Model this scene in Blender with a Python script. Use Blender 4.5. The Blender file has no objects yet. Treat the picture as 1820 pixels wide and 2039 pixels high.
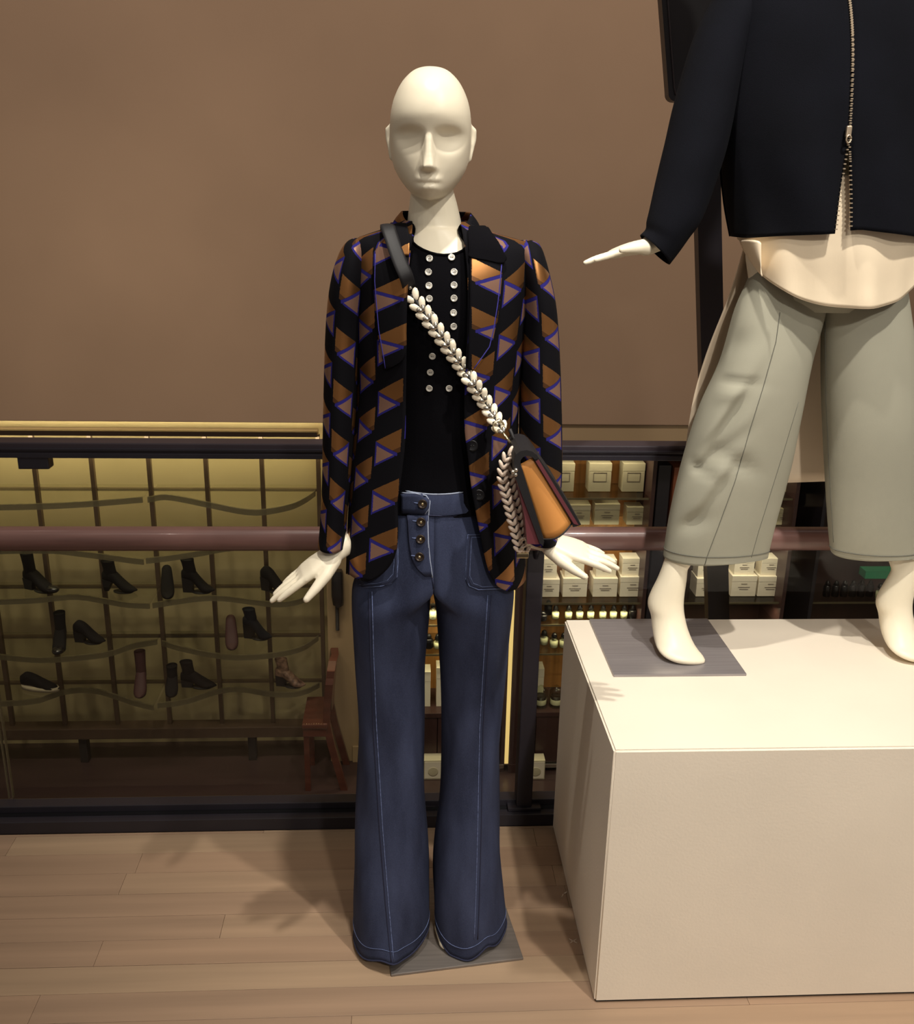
import bpy, bmesh, math, random
from mathutils import Vector, Matrix
from mathutils.bvhtree import BVHTree
random.seed(7)
S = bpy.context.scene
COL = S.collection
# ------------------------------------------------------------------ camera
F = 1950.0; TILT = math.radians(18.2); ROLL = math.radians(1.15); YAW = math.radians(3.4); CH = 1.62
hd = Vector((math.sin(YAW), math.cos(YAW), 0)); rx = Vector((math.cos(YAW), -math.sin(YAW), 0)); Zv = Vector((0, 0, 1))
FW = hd*math.cos(TILT) - Zv*math.sin(TILT); UPV = hd*math.sin(TILT) + Zv*math.cos(TILT)
RC = rx*math.cos(ROLL) + UPV*math.sin(ROLL); UC = -rx*math.sin(ROLL) + UPV*math.cos(ROLL)
CAM = Vector((0, 0, CH))
cd = bpy.data.cameras.new('camera'); cam = bpy.data.objects.new('camera', cd); COL.objects.link(cam)
cd.sensor_fit = 'HORIZONTAL'; cd.sensor_width = 36; cd.lens = 36*F/1820; cd.clip_start = .05
m = Matrix((RC, UC, -FW)).transposed().to_4x4(); m.translation = CAM; cam.matrix_world = m
S.camera = cam
def ray(px, py): return FW + (px-910)/F*RC + (1019.5-py)/F*UC
def at(px, py, Y): d = ray(px, py); return CAM + d*(Y/d.y)          # point of a sight line at depth Y
def on(px, py, z): d = ray(px, py); return CAM + d*((z-CH)/d.z)     # point of a sight line at height z
# ------------------------------------------------------------------ view, world, ceiling spots, added fill spots
V = S.view_settings; V.view_transform = 'Standard'; V.look = 'None'; V.gamma = 1; V.use_curve_mapping = False; V.exposure = 0.0
S.display_settings.display_device = 'sRGB'
W = bpy.data.worlds.new('world'); S.world = W; W.use_nodes = True
W.node_tree.nodes['Background'].inputs[0].default_value = (1, .88, .76, 1); W.node_tree.nodes['Background'].inputs[1].default_value = .22
WARM = (1, .945, .85)
def spot(loc, tgt, power, size, blend=.5, rad=.05, col=WARM):
    l = bpy.data.lights.new('ceiling_or_fill_spot', 'SPOT'); l.energy = power; l.spot_size = math.radians(size); l.spot_blend = blend
    l.shadow_soft_size = rad; l.color = col
    o = bpy.data.objects.new('ceiling_or_fill_spot', l); COL.objects.link(o); o.location = loc
    o.rotation_euler = (Vector(tgt)-Vector(loc)).to_track_quat('-Z', 'Y').to_euler(); return o
spot((.10, 1.42, 3.35), (.05, 1.80, 1.1), 145, 62, .7, .035)
spot((-1.3, .1, 3.3), (.0, 1.85, 1.0), 18, 50, .8, .05)
spot((1.5, -.4, 3.3), (.35, 1.9, .8), 48, 60, .8, .05)  # unseen frontal fill, added to brighten mannequins and plinth
spot((.95, .75, 3.35), (.95, 1.9, .7), 190, 62, .7, .04)
spot((.9, -1.6, 3.2), (1.05, 1.7, .45), 215, 50, .9, .1)  # unseen fill behind the camera, added to lift the plinth front
for x in (-2.2, -.6, 1.0, 2.6):
    spot((x, 2.9, 4.6), (x, 5.1, 1.2), 125, 100, 1, .15, (1, .90, .78))  # unseen spots added to light the back wall evenly
for x in (-2.0, -.9, 1.1, 2.2):
    spot((x, 3.0, 3.6), (x, 5.35, -.9), 85 if x < 0 else 25, 60, 1, .1, (1, .90, .72))  # unseen spots added to brighten the shoe rack and cabinets
# ------------------------------------------------------------------ material helpers
class N:
    """arithmetic on node sockets"""
    def __init__(s, nt, sock): s.nt, s.k = nt, sock
    def _op(s, op, *a, clamp=False):
        n = s.nt.nodes.new('ShaderNodeMath'); n.operation = op; n.use_clamp = clamp
        for i, v in enumerate((s,)+a):
            if isinstance(v, N): s.nt.links.new(v.k, n.inputs[i])
            else: n.inputs[i].default_value = v
        return N(s.nt, n.outputs[0])
    def __add__(s, o): return s._op('ADD', o)
    def __sub__(s, o): return s._op('SUBTRACT', o)
    def __mul__(s, o): return s._op('MULTIPLY', o)
    def __truediv__(s, o): return s._op('DIVIDE', o)
    def gt(s, o): return s._op('GREATER_THAN', o)
    def lt(s, o): return s._op('LESS_THAN', o)
    def fr(s): return s._op('FRACT')
    def fl(s): return s._op('FLOOR')
    def ab(s): return s._op('ABSOLUTE')
def lin(r, g, b): return tuple(((c/255)/12.92 if c/255 <= .04045 else ((c/255+.055)/1.055)**2.4) for c in (r, g, b))
MATS = {}
def mat(name, col, rough=.6, metal=0, var=.0, vscale=(20, 20, 20), bump=0, bscale=(300, 300, 300), spec=.5, sheen=0, emis=None, est=0, coat=0, trans=0, wear=None):
    m = bpy.data.materials.new(name); m.use_nodes = True; nt = m.node_tree; b = nt.nodes['Principled BSDF']
    b.inputs['Base Color'].default_value = (*col, 1); b.inputs['Roughness'].default_value = rough; b.inputs['Metallic'].default_value = metal
    b.inputs['Specular IOR Level'].default_value = spec; b.inputs['Coat Weight'].default_value = coat
    if sheen: b.inputs['Sheen Weight'].default_value = sheen; b.inputs['Sheen Roughness'].default_value = .5
    if emis: b.inputs['Emission Color'].default_value = (*emis, 1); b.inputs['Emission Strength'].default_value = est
    if trans: b.inputs['Transmission Weight'].default_value = trans
    tc = nt.nodes.new('ShaderNodeTexCoord')
    def noise(sc, det=3, out='Object'):
        mp = nt.nodes.new('ShaderNodeMapping'); mp.inputs['Scale'].default_value = sc; nt.links.new(tc.outputs[out], mp.inputs['Vector'])
        n = nt.nodes.new('ShaderNodeTexNoise'); n.inputs['Scale'].default_value = 1; n.inputs['Detail'].default_value = det; nt.links.new(mp.outputs[0], n.inputs['Vector']); return n
    if var:
        n = noise(vscale); rp = nt.nodes.new('ShaderNodeValToRGB'); cr = rp.color_ramp
        cr.elements[0].position = .3; cr.elements[1].position = .7
        w = wear or tuple(min(1, c*(1+var)) for c in col)
        cr.elements[0].color = (*(c*(1-var) for c in col), 1); cr.elements[1].color = (*w, 1)
        nt.links.new(n.outputs['Fac'], rp.inputs[0]); nt.links.new(rp.outputs[0], b.inputs['Base Color'])
    if bump:
        n2 = noise(bscale, 2); bp = nt.nodes.new('ShaderNodeBump'); bp.inputs['Strength'].default_value = bump; bp.inputs['Distance'].default_value = .002
        nt.links.new(n2.outputs['Fac'], bp.inputs['Height']); nt.links.new(bp.outputs[0], b.inputs['Normal'])
    MATS[name] = m; return m
def glassmat(name, tint, refl=1.0, rough=.02):
    m = bpy.data.materials.new(name); m.use_nodes = True; nt = m.node_tree; nt.nodes.clear()
    o = nt.nodes.new('ShaderNodeOutputMaterial'); mx = nt.nodes.new('ShaderNodeMixShader'); t = nt.nodes.new('ShaderNodeBsdfTransparent'); g = nt.nodes.new('ShaderNodeBsdfGlossy')
    fr = nt.nodes.new('ShaderNodeFresnel'); fr.inputs[0].default_value = 1.45
    t.inputs[0].default_value = (*tint, 1); g.inputs['Roughness'].default_value = rough; g.inputs[0].default_value = (refl, refl, refl, 1)
    gm = nt.nodes.new('ShaderNodeNewGeometry'); k_ = (N(nt, gm.outputs['Backfacing'])*-1+1)*N(nt, fr.outputs[0])
    nt.links.new(k_.k, mx.inputs[0]); nt.links.new(t.outputs[0], mx.inputs[1]); nt.links.new(g.outputs[0], mx.inputs[2]); nt.links.new(mx.outputs[0], o.inputs[0])
    MATS[name] = m; return m
def hazemat(name, col, op):
    m = mat(name, col, .25); nt = m.node_tree; b = nt.nodes['Principled BSDF']; b.inputs['Alpha'].default_value = op; return m
M_wall = mat('brown_wall_paint', lin(160, 132, 109), .85, var=.05, vscale=(1.5, 1.5, 1.5), bump=.1, bscale=(120, 120, 120), spec=.2)
M_niche = mat('cream_niche_paint', lin(176, 160, 124), .8, var=.05, vscale=(2, 2, 2), spec=.2)
M_beige = mat('beige_wall_paint', lin(165, 140, 108), .8, var=.04, vscale=(2, 2, 2), spec=.2)
M_floorlow = mat('dark_floor', lin(62, 46, 44), .28, var=.15, vscale=(2, 6, 2), bump=.05)
M_plank = [mat('wood_plank_%d' % i, lin(*c), .5, var=.12, vscale=(1.2, 26, 10), bump=.06, bscale=(6, 200, 50)) for i, c in enumerate(((160, 133, 108), (157, 129, 105), (163, 137, 111), (154, 127, 104)))]
M_plankgap = mat('plank_gap', lin(70, 50, 42), .8)
M_black = mat('black_metal', lin(36, 33, 40), .38, spec=.45, var=.1, vscale=(6, 6, 6))
M_blacksh = mat('black_metal_top', lin(52, 44, 50), .45, spec=.4)
M_rail = mat('walnut_handrail', lin(118, 86, 80), .33, var=.28, vscale=(2.2, 28, 28), bump=.04, bscale=(6, 150, 150), coat=.2)
M_glass = glassmat('balustrade_glass', (.90, .90, .84), .7)
M_acryl = glassmat('acrylic_shelf', (.96, .965, .93), .7)
M_acryledge = hazemat('acrylic_edge', lin(104, 95, 72), .68)
M_bottleglass = glassmat('bottle_glass', (.93, .95, .85), .8)
M_mann = mat('cream_mannequin', lin(240, 229, 205), .38, spec=.4)
M_plinth = mat('white_plinth_paint', lin(236, 224, 206), .6, var=.03, vscale=(4, 4, 4), bump=.12, bscale=(180, 180, 180), spec=.3)
M_steel = mat('brushed_steel', lin(156, 150, 151), .36, .45, var=.12, vscale=(4, 160, 4))
M_steel2 = mat('brushed_steel_floor', lin(132, 124, 118), .33, .45, var=.12, vscale=(4, 140, 4))
M_knit = mat('black_knit', lin(10, 9, 13), .95, bump=.25, bscale=(500, 500, 900), spec=.08)
M_pearl = mat('pearl_button', lin(205, 200, 190), .22, .25, var=.35, vscale=(90, 90, 90))
M_jbutton = mat('black_button', lin(12, 11, 15), .4)
M_brass = mat('dark_brass', lin(58, 48, 42), .35, .6)
M_silver = mat('silver_metal', lin(215, 208, 195), .18, .95)
M_gold = mat('pale_gold_metal', lin(222, 205, 165), .2, .95)
M_denimlight = mat('pale_denim_edge', lin(150, 158, 178), .9)
M_stitch = mat('denim_stitch', lin(92, 104, 142), .9, var=.5, vscale=(10, 10, 160))
M_stitchdark = mat('denim_seam', lin(34, 37, 62), .9)
M_tan = mat('tan_leather', lin(206, 140, 74), .42, var=.06, vscale=(10, 10, 10), bump=.06, bscale=(700, 700, 700), spec=.4)
M_blkleather = mat('black_leather', lin(16, 13, 17), .62, bump=.08, bscale=(600, 600, 600))
M_burg = mat('burgundy_leather', lin(104, 52, 58), .4, bump=.06, bscale=(600, 600, 600))
M_white = mat('white_leather', lin(240, 228, 205), .45)
M_whitedim = mat('pale_leather', lin(216, 196, 178), .45)
M_navy = mat('navy_wool', lin(10, 11, 18), .95, var=.25, vscale=(7, 7, 7), bump=.3, bscale=(900, 900, 900), spec=.15, sheen=.0)
M_navyin = mat('jacket_lining', lin(92, 74, 72), .8)
M_blouse = mat('cream_silk', lin(238, 220, 192), .5, bump=.04, spec=.35, var=.02)
M_coat = mat('cream_back_cloth', lin(232, 212, 186), .6)
M_trous = mat('sage_cotton', lin(156, 153, 137), .85, var=.05, vscale=(6, 6, 6), bump=.12, bscale=(900, 900, 900), spec=.2)
M_trseam = mat('sage_seam', lin(98, 97, 88), .9)
M_zip = mat('zip_metal', lin(205, 185, 160), .3, .8)
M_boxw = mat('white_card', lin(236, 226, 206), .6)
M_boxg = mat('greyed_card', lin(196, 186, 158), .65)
M_print = mat('grey_print', lin(120, 108, 96), .7)
M_cabwood = mat('striped_cabinet_wood', lin(168, 116, 62), .4, var=.35, vscale=(22, 3, .8))
M_cabdark = mat('dark_cabinet_wood', lin(64, 42, 40), .4, var=.2, vscale=(20, 3, 1))
M_caborange = mat('orange_cabinet_edge', lin(128, 70, 46), .4, var=.2, vscale=(30, 3, 1))
M_led = mat('led_strip', (1, .8, .35), .5, emis=(1, .70, .26), est=.7)
M_led2 = mat('led_spot', (1, .9, .7), .5, emis=(1, .85, .5), est=3)
M_bronze = mat('bronze_metal', lin(92, 74, 60), .4, .35)
M_shblk = mat('black_suede', lin(17, 15, 17), .85, spec=.2)
M_shgls = mat('black_gloss_leather', lin(24, 22, 25), .2)
M_shnavy = mat('navy_suede', lin(16, 20, 30), .9, spec=.2)
M_shburg = mat('burgundy_suede', lin(58, 26, 28), .7)
M_shflor = mat('floral_leather', lin(78, 40, 38), .5, var=.7, vscale=(35, 35, 35), wear=lin(150, 118, 98))
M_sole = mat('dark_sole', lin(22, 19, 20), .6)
M_solew = mat('white_sole', lin(190, 176, 152), .6)
M_chair = mat('red_brown_wood', lin(84, 44, 33), .35, var=.2, vscale=(5, 30, 30), coat=.3)
M_phone = mat('black_plastic', lin(26, 24, 28), .25)
M_cap = mat('black_cap', lin(20, 18, 20), .2)
M_label = mat('bottle_label', lin(228, 222, 196), .6)
M_green = mat('green_card', lin(40, 160, 110), .5)
M_wax = mat('dark_wax', lin(38, 28, 26), .3)
M_dust = mat('floor_scrap', lin(225, 210, 190), .8)

def denim():
    m = mat('blue_denim', (.04, .05, .1), .9, spec=.2); nt = m.node_tree; b = nt.nodes['Principled BSDF']
    tc = nt.nodes.new('ShaderNodeTexCoord')
    def nz(sc, d):
        mp = nt.nodes.new('ShaderNodeMapping'); mp.inputs['Scale'].default_value = sc; nt.links.new(tc.outputs['Object'], mp.inputs[0])
        n = nt.nodes.new('ShaderNodeTexNoise'); n.inputs['Scale'].default_value = 1; n.inputs['Detail'].default_value = d; nt.links.new(mp.outputs[0], n.inputs[0]); return N(nt, n.outputs['Fac'])
    f = nz((14, 14, 4), 4)*.75 + nz((700, 700, 350), 2)*.25
    rp = nt.nodes.new('ShaderNodeValToRGB'); cr = rp.color_ramp
    cr.elements[0].position = .3; cr.elements[0].color = (*lin(31, 35, 54), 1); cr.elements[1].position = .75; cr.elements[1].color = (*lin(67, 74, 101), 1)
    nt.links.new(f.k, rp.inputs[0]); nt.links.new(rp.outputs[0], b.inputs['Base Color'])
    bp = nt.nodes.new('ShaderNodeBump'); bp.inputs['Strength'].default_value = .25; bp.inputs['Distance'].default_value = .001
    nt.links.new(nz((900, 900, 500), 2).k, bp.inputs['Height']); nt.links.new(bp.outputs[0], b.inputs['Normal'])
    return m
M_denim = denim()

def jacquard(name, cw=.074, ph=.094):
    """woven triangles and slanted bands on black; UV in metres"""
    m = mat(name, (.01, .01, .02), .8); nt = m.node_tree; b = nt.nodes['Principled BSDF']
    uv = nt.nodes.new('ShaderNodeUVMap'); sp = nt.nodes.new('ShaderNodeSeparateXYZ')
    nz = nt.nodes.new('ShaderNodeTexNoise'); nz.inputs['Scale'].default_value = 300; nt.links.new(uv.outputs[0], nz.inputs['Vector'])
    nt.links.new(uv.outputs[0], sp.inputs[0])
    u = N(nt, sp.outputs[0])/cw; v = N(nt, sp.outputs[1])/ph
    wob = (N(nt, nz.outputs['Fac'])-.5)*.05
    i = u.fl(); fu = u.fr() + wob; t = (v + i*.37 - fu*.36).fr()
    line = fu*-.58 + .93
    zone = t.gt(.45)*t.lt(.985)
    tri = t.gt(.50)*t.lt(line-.036)*fu.gt(.055)
    gold = t.gt(line+.04)*t.gt(.50)*t.lt(.96)*fu.lt(.90)
    shade = gold*t.lt(.60)*fu.gt(.5)
    outl = zone*t.lt(line+.036)*t.gt(line-.036)*fu.lt(.80)
    outl2 = t.gt(.455)*t.lt(.50)*fu.lt(.72)
    outl3 = fu.lt(.055)*t.gt(.45)*t.lt(line)
    blue = outl._op('MAXIMUM', outl2)._op('MAXIMUM', outl3)
    def mixc(fac, c1, c2):
        x = nt.nodes.new('ShaderNodeMix'); x.data_type = 'RGBA'; nt.links.new(fac.k, x.inputs[0])
        for k, c in ((6, c1), (7, c2)):
            if isinstance(c, tuple): x.inputs[k].default_value = (*c, 1)
            else: nt.links.new(c, x.inputs[k])
        return x.outputs[2]
    c = mixc(blue, lin(11, 10, 15), lin(42, 37, 112))
    c = mixc(gold, c, lin(156, 109, 66)); c = mixc(shade, c, lin(112, 78, 54)); c = mixc(tri, c, lin(134, 102, 88))
    nt.links.new(c, b.inputs['Base Color'])
    satin = gold._op('MAXIMUM', tri)
    nt.links.new((satin*-.45+.85).k, b.inputs['Roughness']); nt.links.new((gold*.85+tri*.25).k, b.inputs['Metallic'])
    b.inputs['Specular IOR Level'].default_value = .12
    return m
M_jacq = jacquard('woven_triangle_cloth')

# ------------------------------------------------------------------ object helpers
def tag(o, label=None, cat=None, group=None, kind=None):
    if label: o['label'] = label
    if cat: o['category'] = cat
    if group: o['group'] = group
    if kind: o['kind'] = kind
    return o
def thing(name, label, cat, loc=(0, 0, 0), rotz=0, group=None):
    o = bpy.data.objects.new(name, None); COL.objects.link(o); o.location = loc; o.rotation_euler = (0, 0, rotz); o.empty_display_size = .05
    return tag(o, label, cat, group)
def rootmat(p):
    """transform of a top-level parent from its own location and rotation"""
    M = Matrix.Identity(4)
    while p is not None: M = Matrix.LocRotScale(p.location, p.rotation_euler, p.scale) @ M; p = p.parent
    return M
def mesh(name, vs, fs, mt, parent=None, world=True, smooth=True, uvs=None, origin=None, solid=0, subd=0, sharp=None):
    """one mesh object; vs are world points when world=True and a parent is given"""
    me = bpy.data.meshes.new(name)
    vs = [Vector(v) for v in vs]
    loc = Vector((0, 0, 0))
    if world and parent is not None:
        I = rootmat(parent).inverted(); vs = [I @ v for v in vs]
    elif parent is None and origin is not None:
        loc = Vector(origin); vs = [v-loc for v in vs]
    me.from_pydata(vs, [], fs)
    for mm in (mt if isinstance(mt, (list, tuple)) else [mt]): me.materials.append(mm)
    if uvs:
        ul = me.uv_layers.new(name='UVMap')
        for p in me.polygons:
            for li in p.loop_indices: ul.data[li].uv = uvs[me.loops[li].vertex_index]
    if smooth:
        me.polygons.foreach_set('use_smooth', [True]*len(me.polygons))
        if sharp is not None: me.set_sharp_from_angle(angle=math.radians(sharp))
    me.update()
    o = bpy.data.objects.new(name, me); COL.objects.link(o); o.location = loc
    if parent is not None: o.parent = parent
    if subd:
        s = o.modifiers.new('sub', 'SUBSURF'); s.levels = s.render_levels = subd
    if solid:
        s = o.modifiers.new('solid', 'SOLIDIFY'); s.thickness = abs(solid); s.offset = -1 if solid < 0 else 1
    return o
class G:
    """geometry collector"""
    def __init__(s): s.v, s.f = [], []
    def add(s, v, f): n = len(s.v); s.v += [Vector(x) for x in v]; s.f += [tuple(i+n for i in q) for q in f]; return s
    def box(s, lo, hi, bev=0, M=None):
        bm = bmesh.new(); bmesh.ops.create_cube(bm, size=1)
        lo, hi = Vector(lo), Vector(hi)
        for v in bm.verts: v.co = Vector(((v.co[i]+.5)*(hi[i]-lo[i])+lo[i]) for i in range(3))
        if bev: bmesh.ops.bevel(bm, geom=bm.edges[:], offset=bev, segments=2, affect='EDGES', profile=.6)
        bm.verts.index_update()
        vs = [(M @ v.co if M else v.co.copy()) for v in bm.verts]; fs = [[v.index for v in f.verts] for f in bm.faces]; bm.free()
        return s.add(vs, fs)
    def loft(s, rings, cap=True, closed=True):
        n = len(rings[0]); v = [p for r in rings for p in r]; f = []
        for i in range(len(rings)-1):
            for j in range(n if closed else n-1):
                k = (j+1) % n; f.append((i*n+j, i*n+k, (i+1)*n+k, (i+1)*n+j))
        if cap and closed:
            f.append(tuple(range(n-1, -1, -1))); b = (len(rings)-1)*n; f.append(tuple(b+j for j in range(n)))
        return s.add(v, f)
    def tube(s, pts, rad, n=8, round_=False, cap=True, flat=None, up=None):
        """tube through pts; flat scales the second axis; round_ adds hemispherical ends"""
        pts = [Vector(p) for p in pts]; R = list(rad) if isinstance(rad, (list, tuple)) else [rad]*len(pts)
        rings = []; prev = None
        for i, p in enumerate(pts):
            t = (pts[min(i+1, len(pts)-1)]-pts[max(i-1, 0)]).normalized()
            if prev is None:
                a = Vector(up) if up else (Vector((0, 0, 1)) if abs(t.z) < .9 else Vector((1, 0, 0)))
            else: a = prev
            a = (a-t*a.dot(t)).normalized(); prev = a; b = t.cross(a)
            rings.append((p, t, a, b, R[i]))
        out = []; fl = 1 if flat is None else flat
        def ring(p, a, b, r): return [p + a*(math.cos(2*math.pi*j/n)*r*fl) + b*(math.sin(2*math.pi*j/n)*r) for j in range(n)]
        if round_:
            p, t, a, b, r = rings[0]
            for k in (80, 60, 35, 15): q = math.radians(k); out.append(ring(p-t*(r*math.sin(q)), a, b, r*math.cos(q)))
        for p, t, a, b, r in rings: out.append(ring(p, a, b, r))
        if round_:
            p, t, a, b, r = rings[-1]
            for k in (15, 35, 60, 80): q = math.radians(k); out.append(ring(p+t*(r*math.sin(q)), a, b, r*math.cos(q)))
        return s.loft(out, cap)
    def ball(s, c, r, nu=12, nv=8, R=None):
        c = Vector(c); r = Vector(r) if isinstance(r, (tuple, list, Vector)) else Vector((r, r, r)); rings = []
        for i in range(nv+1):
            a = math.pi*(i/nv) if 0 < i < nv else (.02 if i == 0 else math.pi-.02)
            rings.append([c + (R or Matrix.Identity(3)) @ Vector((r.x*math.sin(a)*math.cos(2*math.pi*j/nu), r.y*math.sin(a)*math.sin(2*math.pi*j/nu), -r.z*math.cos(a))) for j in range(nu)])
        return s.loft(rings)
    def lathe(s, c, prof, n=16):
        c = Vector(c); return s.loft([[c+Vector((r*math.cos(2*math.pi*j/n), r*math.sin(2*math.pi*j/n), z)) for j in range(n)] for r, z in prof])
    def prism(s, pts, dv):
        n = len(pts); dv = Vector(dv); v = [Vector(p) for p in pts]+[Vector(p)+dv for p in pts]
        return s.add(v, [tuple(range(n-1, -1, -1)), tuple(range(n, 2*n))]+[(i, (i+1) % n, n+(i+1) % n, n+i) for i in range(n)])
    def make(s, name, mt, parent=None, **k): return mesh(name, s.v, s.f, mt, parent, **k)
def fixn(o):
    bm = bmesh.new(); bm.from_mesh(o.data); bmesh.ops.recalc_face_normals(bm, faces=bm.faces); bm.to_mesh(o.data); bm.free(); return o
def interp(tab, x):
    """piecewise smooth interpolation of rows (x, a, b, ..)"""
    if x <= tab[0][0]: return tab[0][1:]
    if x >= tab[-1][0]: return tab[-1][1:]
    for i in range(len(tab)-1):
        if tab[i][0] <= x <= tab[i+1][0]:
            t = (x-tab[i][0])/(tab[i+1][0]-tab[i][0]); out = []
            for k in range(1, len(tab[0])):
                p1, p2 = tab[i][k], tab[i+1][k]
                h = tab[i+1][0]-tab[i][0]
                m1 = (p2-tab[i-1][k])/(tab[i+1][0]-tab[i-1][0])*h if i > 0 else p2-p1
                m2 = (tab[i+2][k]-p1)/(tab[i+2][0]-tab[i][0])*h if i+2 < len(tab) else p2-p1
                out.append((2*t**3-3*t*t+1)*p1+(t**3-2*t*t+t)*m1+(-2*t**3+3*t*t)*p2+(t**3-t*t)*m2)
            return out
def bvh(*objs):
    vs, fs = [], []
    for o in objs:
        M = rootmat(o); n = len(vs); vs += [M @ v.co for v in o.data.vertices]; fs += [[i+n for i in p.vertices] for p in o.data.polygons]
    return BVHTree.FromPolygons(vs, fs)
def cast(tree, px, py, off=0):
    """where a sight line meets a garment, lifted off the cloth"""
    d = ray(px, py).normalized(); h, n, i, dd = tree.ray_cast(CAM, d)
    if h is None: return None
    if n.dot(d) > 0: n = -n
    return h + n*off
def casts(tree, pts, off=0, step=12):
    out = []
    for (a, b), (c, d) in zip(pts[:-1], pts[1:]):
        k = max(1, int(math.hypot(c-a, d-b)/step))
        for i in range(k): out.append((a+(c-a)*i/k, b+(d-b)*i/k))
    out.append(pts[-1]); return [p for p in (cast(tree, x, y, off) for x, y in out) if p is not None]
def lines(name, tree, pts, r, mt, parent, off=.0005, n=5, step=12):
    q = casts(tree, pts, off, step)
    return G().tube(q, r, n).make(name, mt, parent) if len(q) > 1 else None
def ring2(pa, pb, Y, b, n=32, bb=None, sq=2.0):
    """elliptic ring whose left and right ends are seen at pixels pa and pb at depth Y; b front, bb back half-depth"""
    A, B = at(*pa, Y), at(*pb, Y); c = (A+B)/2; h = (B-A)/2; bb = b if bb is None else bb; out = []
    for j in range(n):
        t = 2*math.pi*j/n; co, si = math.cos(t), math.sin(t)
        co = math.copysign(abs(co)**(2/sq), co); si = math.copysign(abs(si)**(2/sq), si)
        out.append(c + h*co + Vector((0, (-b if si > 0 else -bb)*si, 0)))
    return out
# ------------------------------------------------------------------ the setting
def struct(o): o['kind'] = 'structure'; return o
ZL = -1.75                                                          # level of the lower shop floor
fl = struct(G().box((-4, -3, -.30), (4.2, 2.36, -.016)).make('floor', M_plankgap, origin=(0, 0, 0), smooth=False))
k = 0
y = .30
row = 0
while y < 2.215:
    y2 = min(y+.0765, 2.222); x = -2.2 - random.random()*1.0
    while x < 2.6:
        L = 1.0 + random.random()*.8
        G().box((x+.0003, y+.0004, -.016), (x+L-.0003, y2-.0004, random.uniform(-.0004, .0002)), .0008).make('plank', M_plank[random.randrange(4)], fl, smooth=False)
        x += L
    y = y2; row += 1
struct(G().box((-5, 2.36, ZL-.1), (6, 6.2, ZL)).make('floor_lower', M_floorlow, smooth=False))
ZS = .446
struct(G().box((-5, 5.05, ZS), (6, 5.17, 5.2), .004).make('wall_back', M_wall, smooth=False))
struct(G().box((-5, 5.55, ZL), (-.40, 5.62, 1.0)).make('wall_niche', M_niche, smooth=False))
struct(G().box((-5, 5.17, .92), (-.40, 5.55, 1.0)).make('ceiling_niche', M_niche, smooth=False))
struct(G().box((-.435, 5.30, ZL), (.02, 5.62, ZS), .004).make('wall_phone', M_beige, smooth=False))
struct(G().box((-.435, 5.17, ZS), (6, 5.62, ZS+.06)).make('ceiling_cabinet', M_beige, smooth=False))
struct(G().box((.02, 5.062, at(1200, 906, 5.062).z), (6, 5.13, ZS-.002), .003).make('wall_fascia', M_beige, smooth=False))
struct(G().box((.02, 5.55, ZL), (6, 5.62, ZS)).make('wall_cabinet', M_cabdark, smooth=False))
struct(G().box((-.30, 5.285, ZL), (.02, 5.30, ZL+.11), .003).make('baseboard_back', M_beige, smooth=False))
struct(G().box((-5, 2.222, -.3), (-4, 5.62, 5)).make('wall_left', M_wall, smooth=False))
struct(G().box((5, 2.222, -1.8), (6, 5.62, 5)).make('wall_right', M_cabdark, smooth=False))
# floor scraps
for px, py, r in ((1122, 1780, .006), (1141, 1874, .005)):
    p = on(px, py, .0); g = G()
    for i in range(4):
        a = random.random()*6; g.tube([p+Vector((math.cos(a)*r*.3, math.sin(a)*r*.3, .0006)), p+Vector((math.cos(a)*r*2, math.sin(a)*r*2.4, .0012))], [.0012, .0006], 5)
    tag(g.make('paper_scrap', M_dust, origin=p), 'tiny white paper scrap on the floor beside the plinth, ' + ('nearer the railing' if py < 1800 else 'nearer the front'), 'scrap')

# ------------------------------------------------------------------ balustrade
X0, X1 = -2.4, 3.0
bal = thing('glass_balustrade', 'black framed glass balustrade with a walnut handrail along the floor edge', 'railing', (0, 2.24, 0))
kb = G().box((X0, 2.222, 0), (X1, 2.33, .036), .002).make('base_channel', M_black, bal, smooth=False)
G().box((X0, 2.247, .036), (X1, 2.262, .0375)).make('groove', M_jbutton, bal, smooth=False)
G().box((X0, 2.262, .036), (X1, 2.30, .056), .002).make('glazing_bead', M_black, bal, smooth=False)
for px in (330, 566, 855, 1045):
    p = on(px, 1604, .037); G().box((p.x-.014, p.y-.006, .036), (p.x+.014, p.y+.004, .0395), .001).make('bolt_plate', M_blacksh, kb, smooth=False)
tr = G().box((X0, 2.29, 1.003), (X1, 2.345, 1.036), .003).make('top_rail', M_blacksh, bal, smooth=False)
G().box((X0, 2.284, 1.000), (X1, 2.29, 1.012), .001).make('lower_lip', M_black, tr, smooth=False)
G().box((X0, 2.284, 1.018), (X1, 2.29, 1.024), .001).make('upper_lip', M_black, tr, smooth=False)
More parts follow.
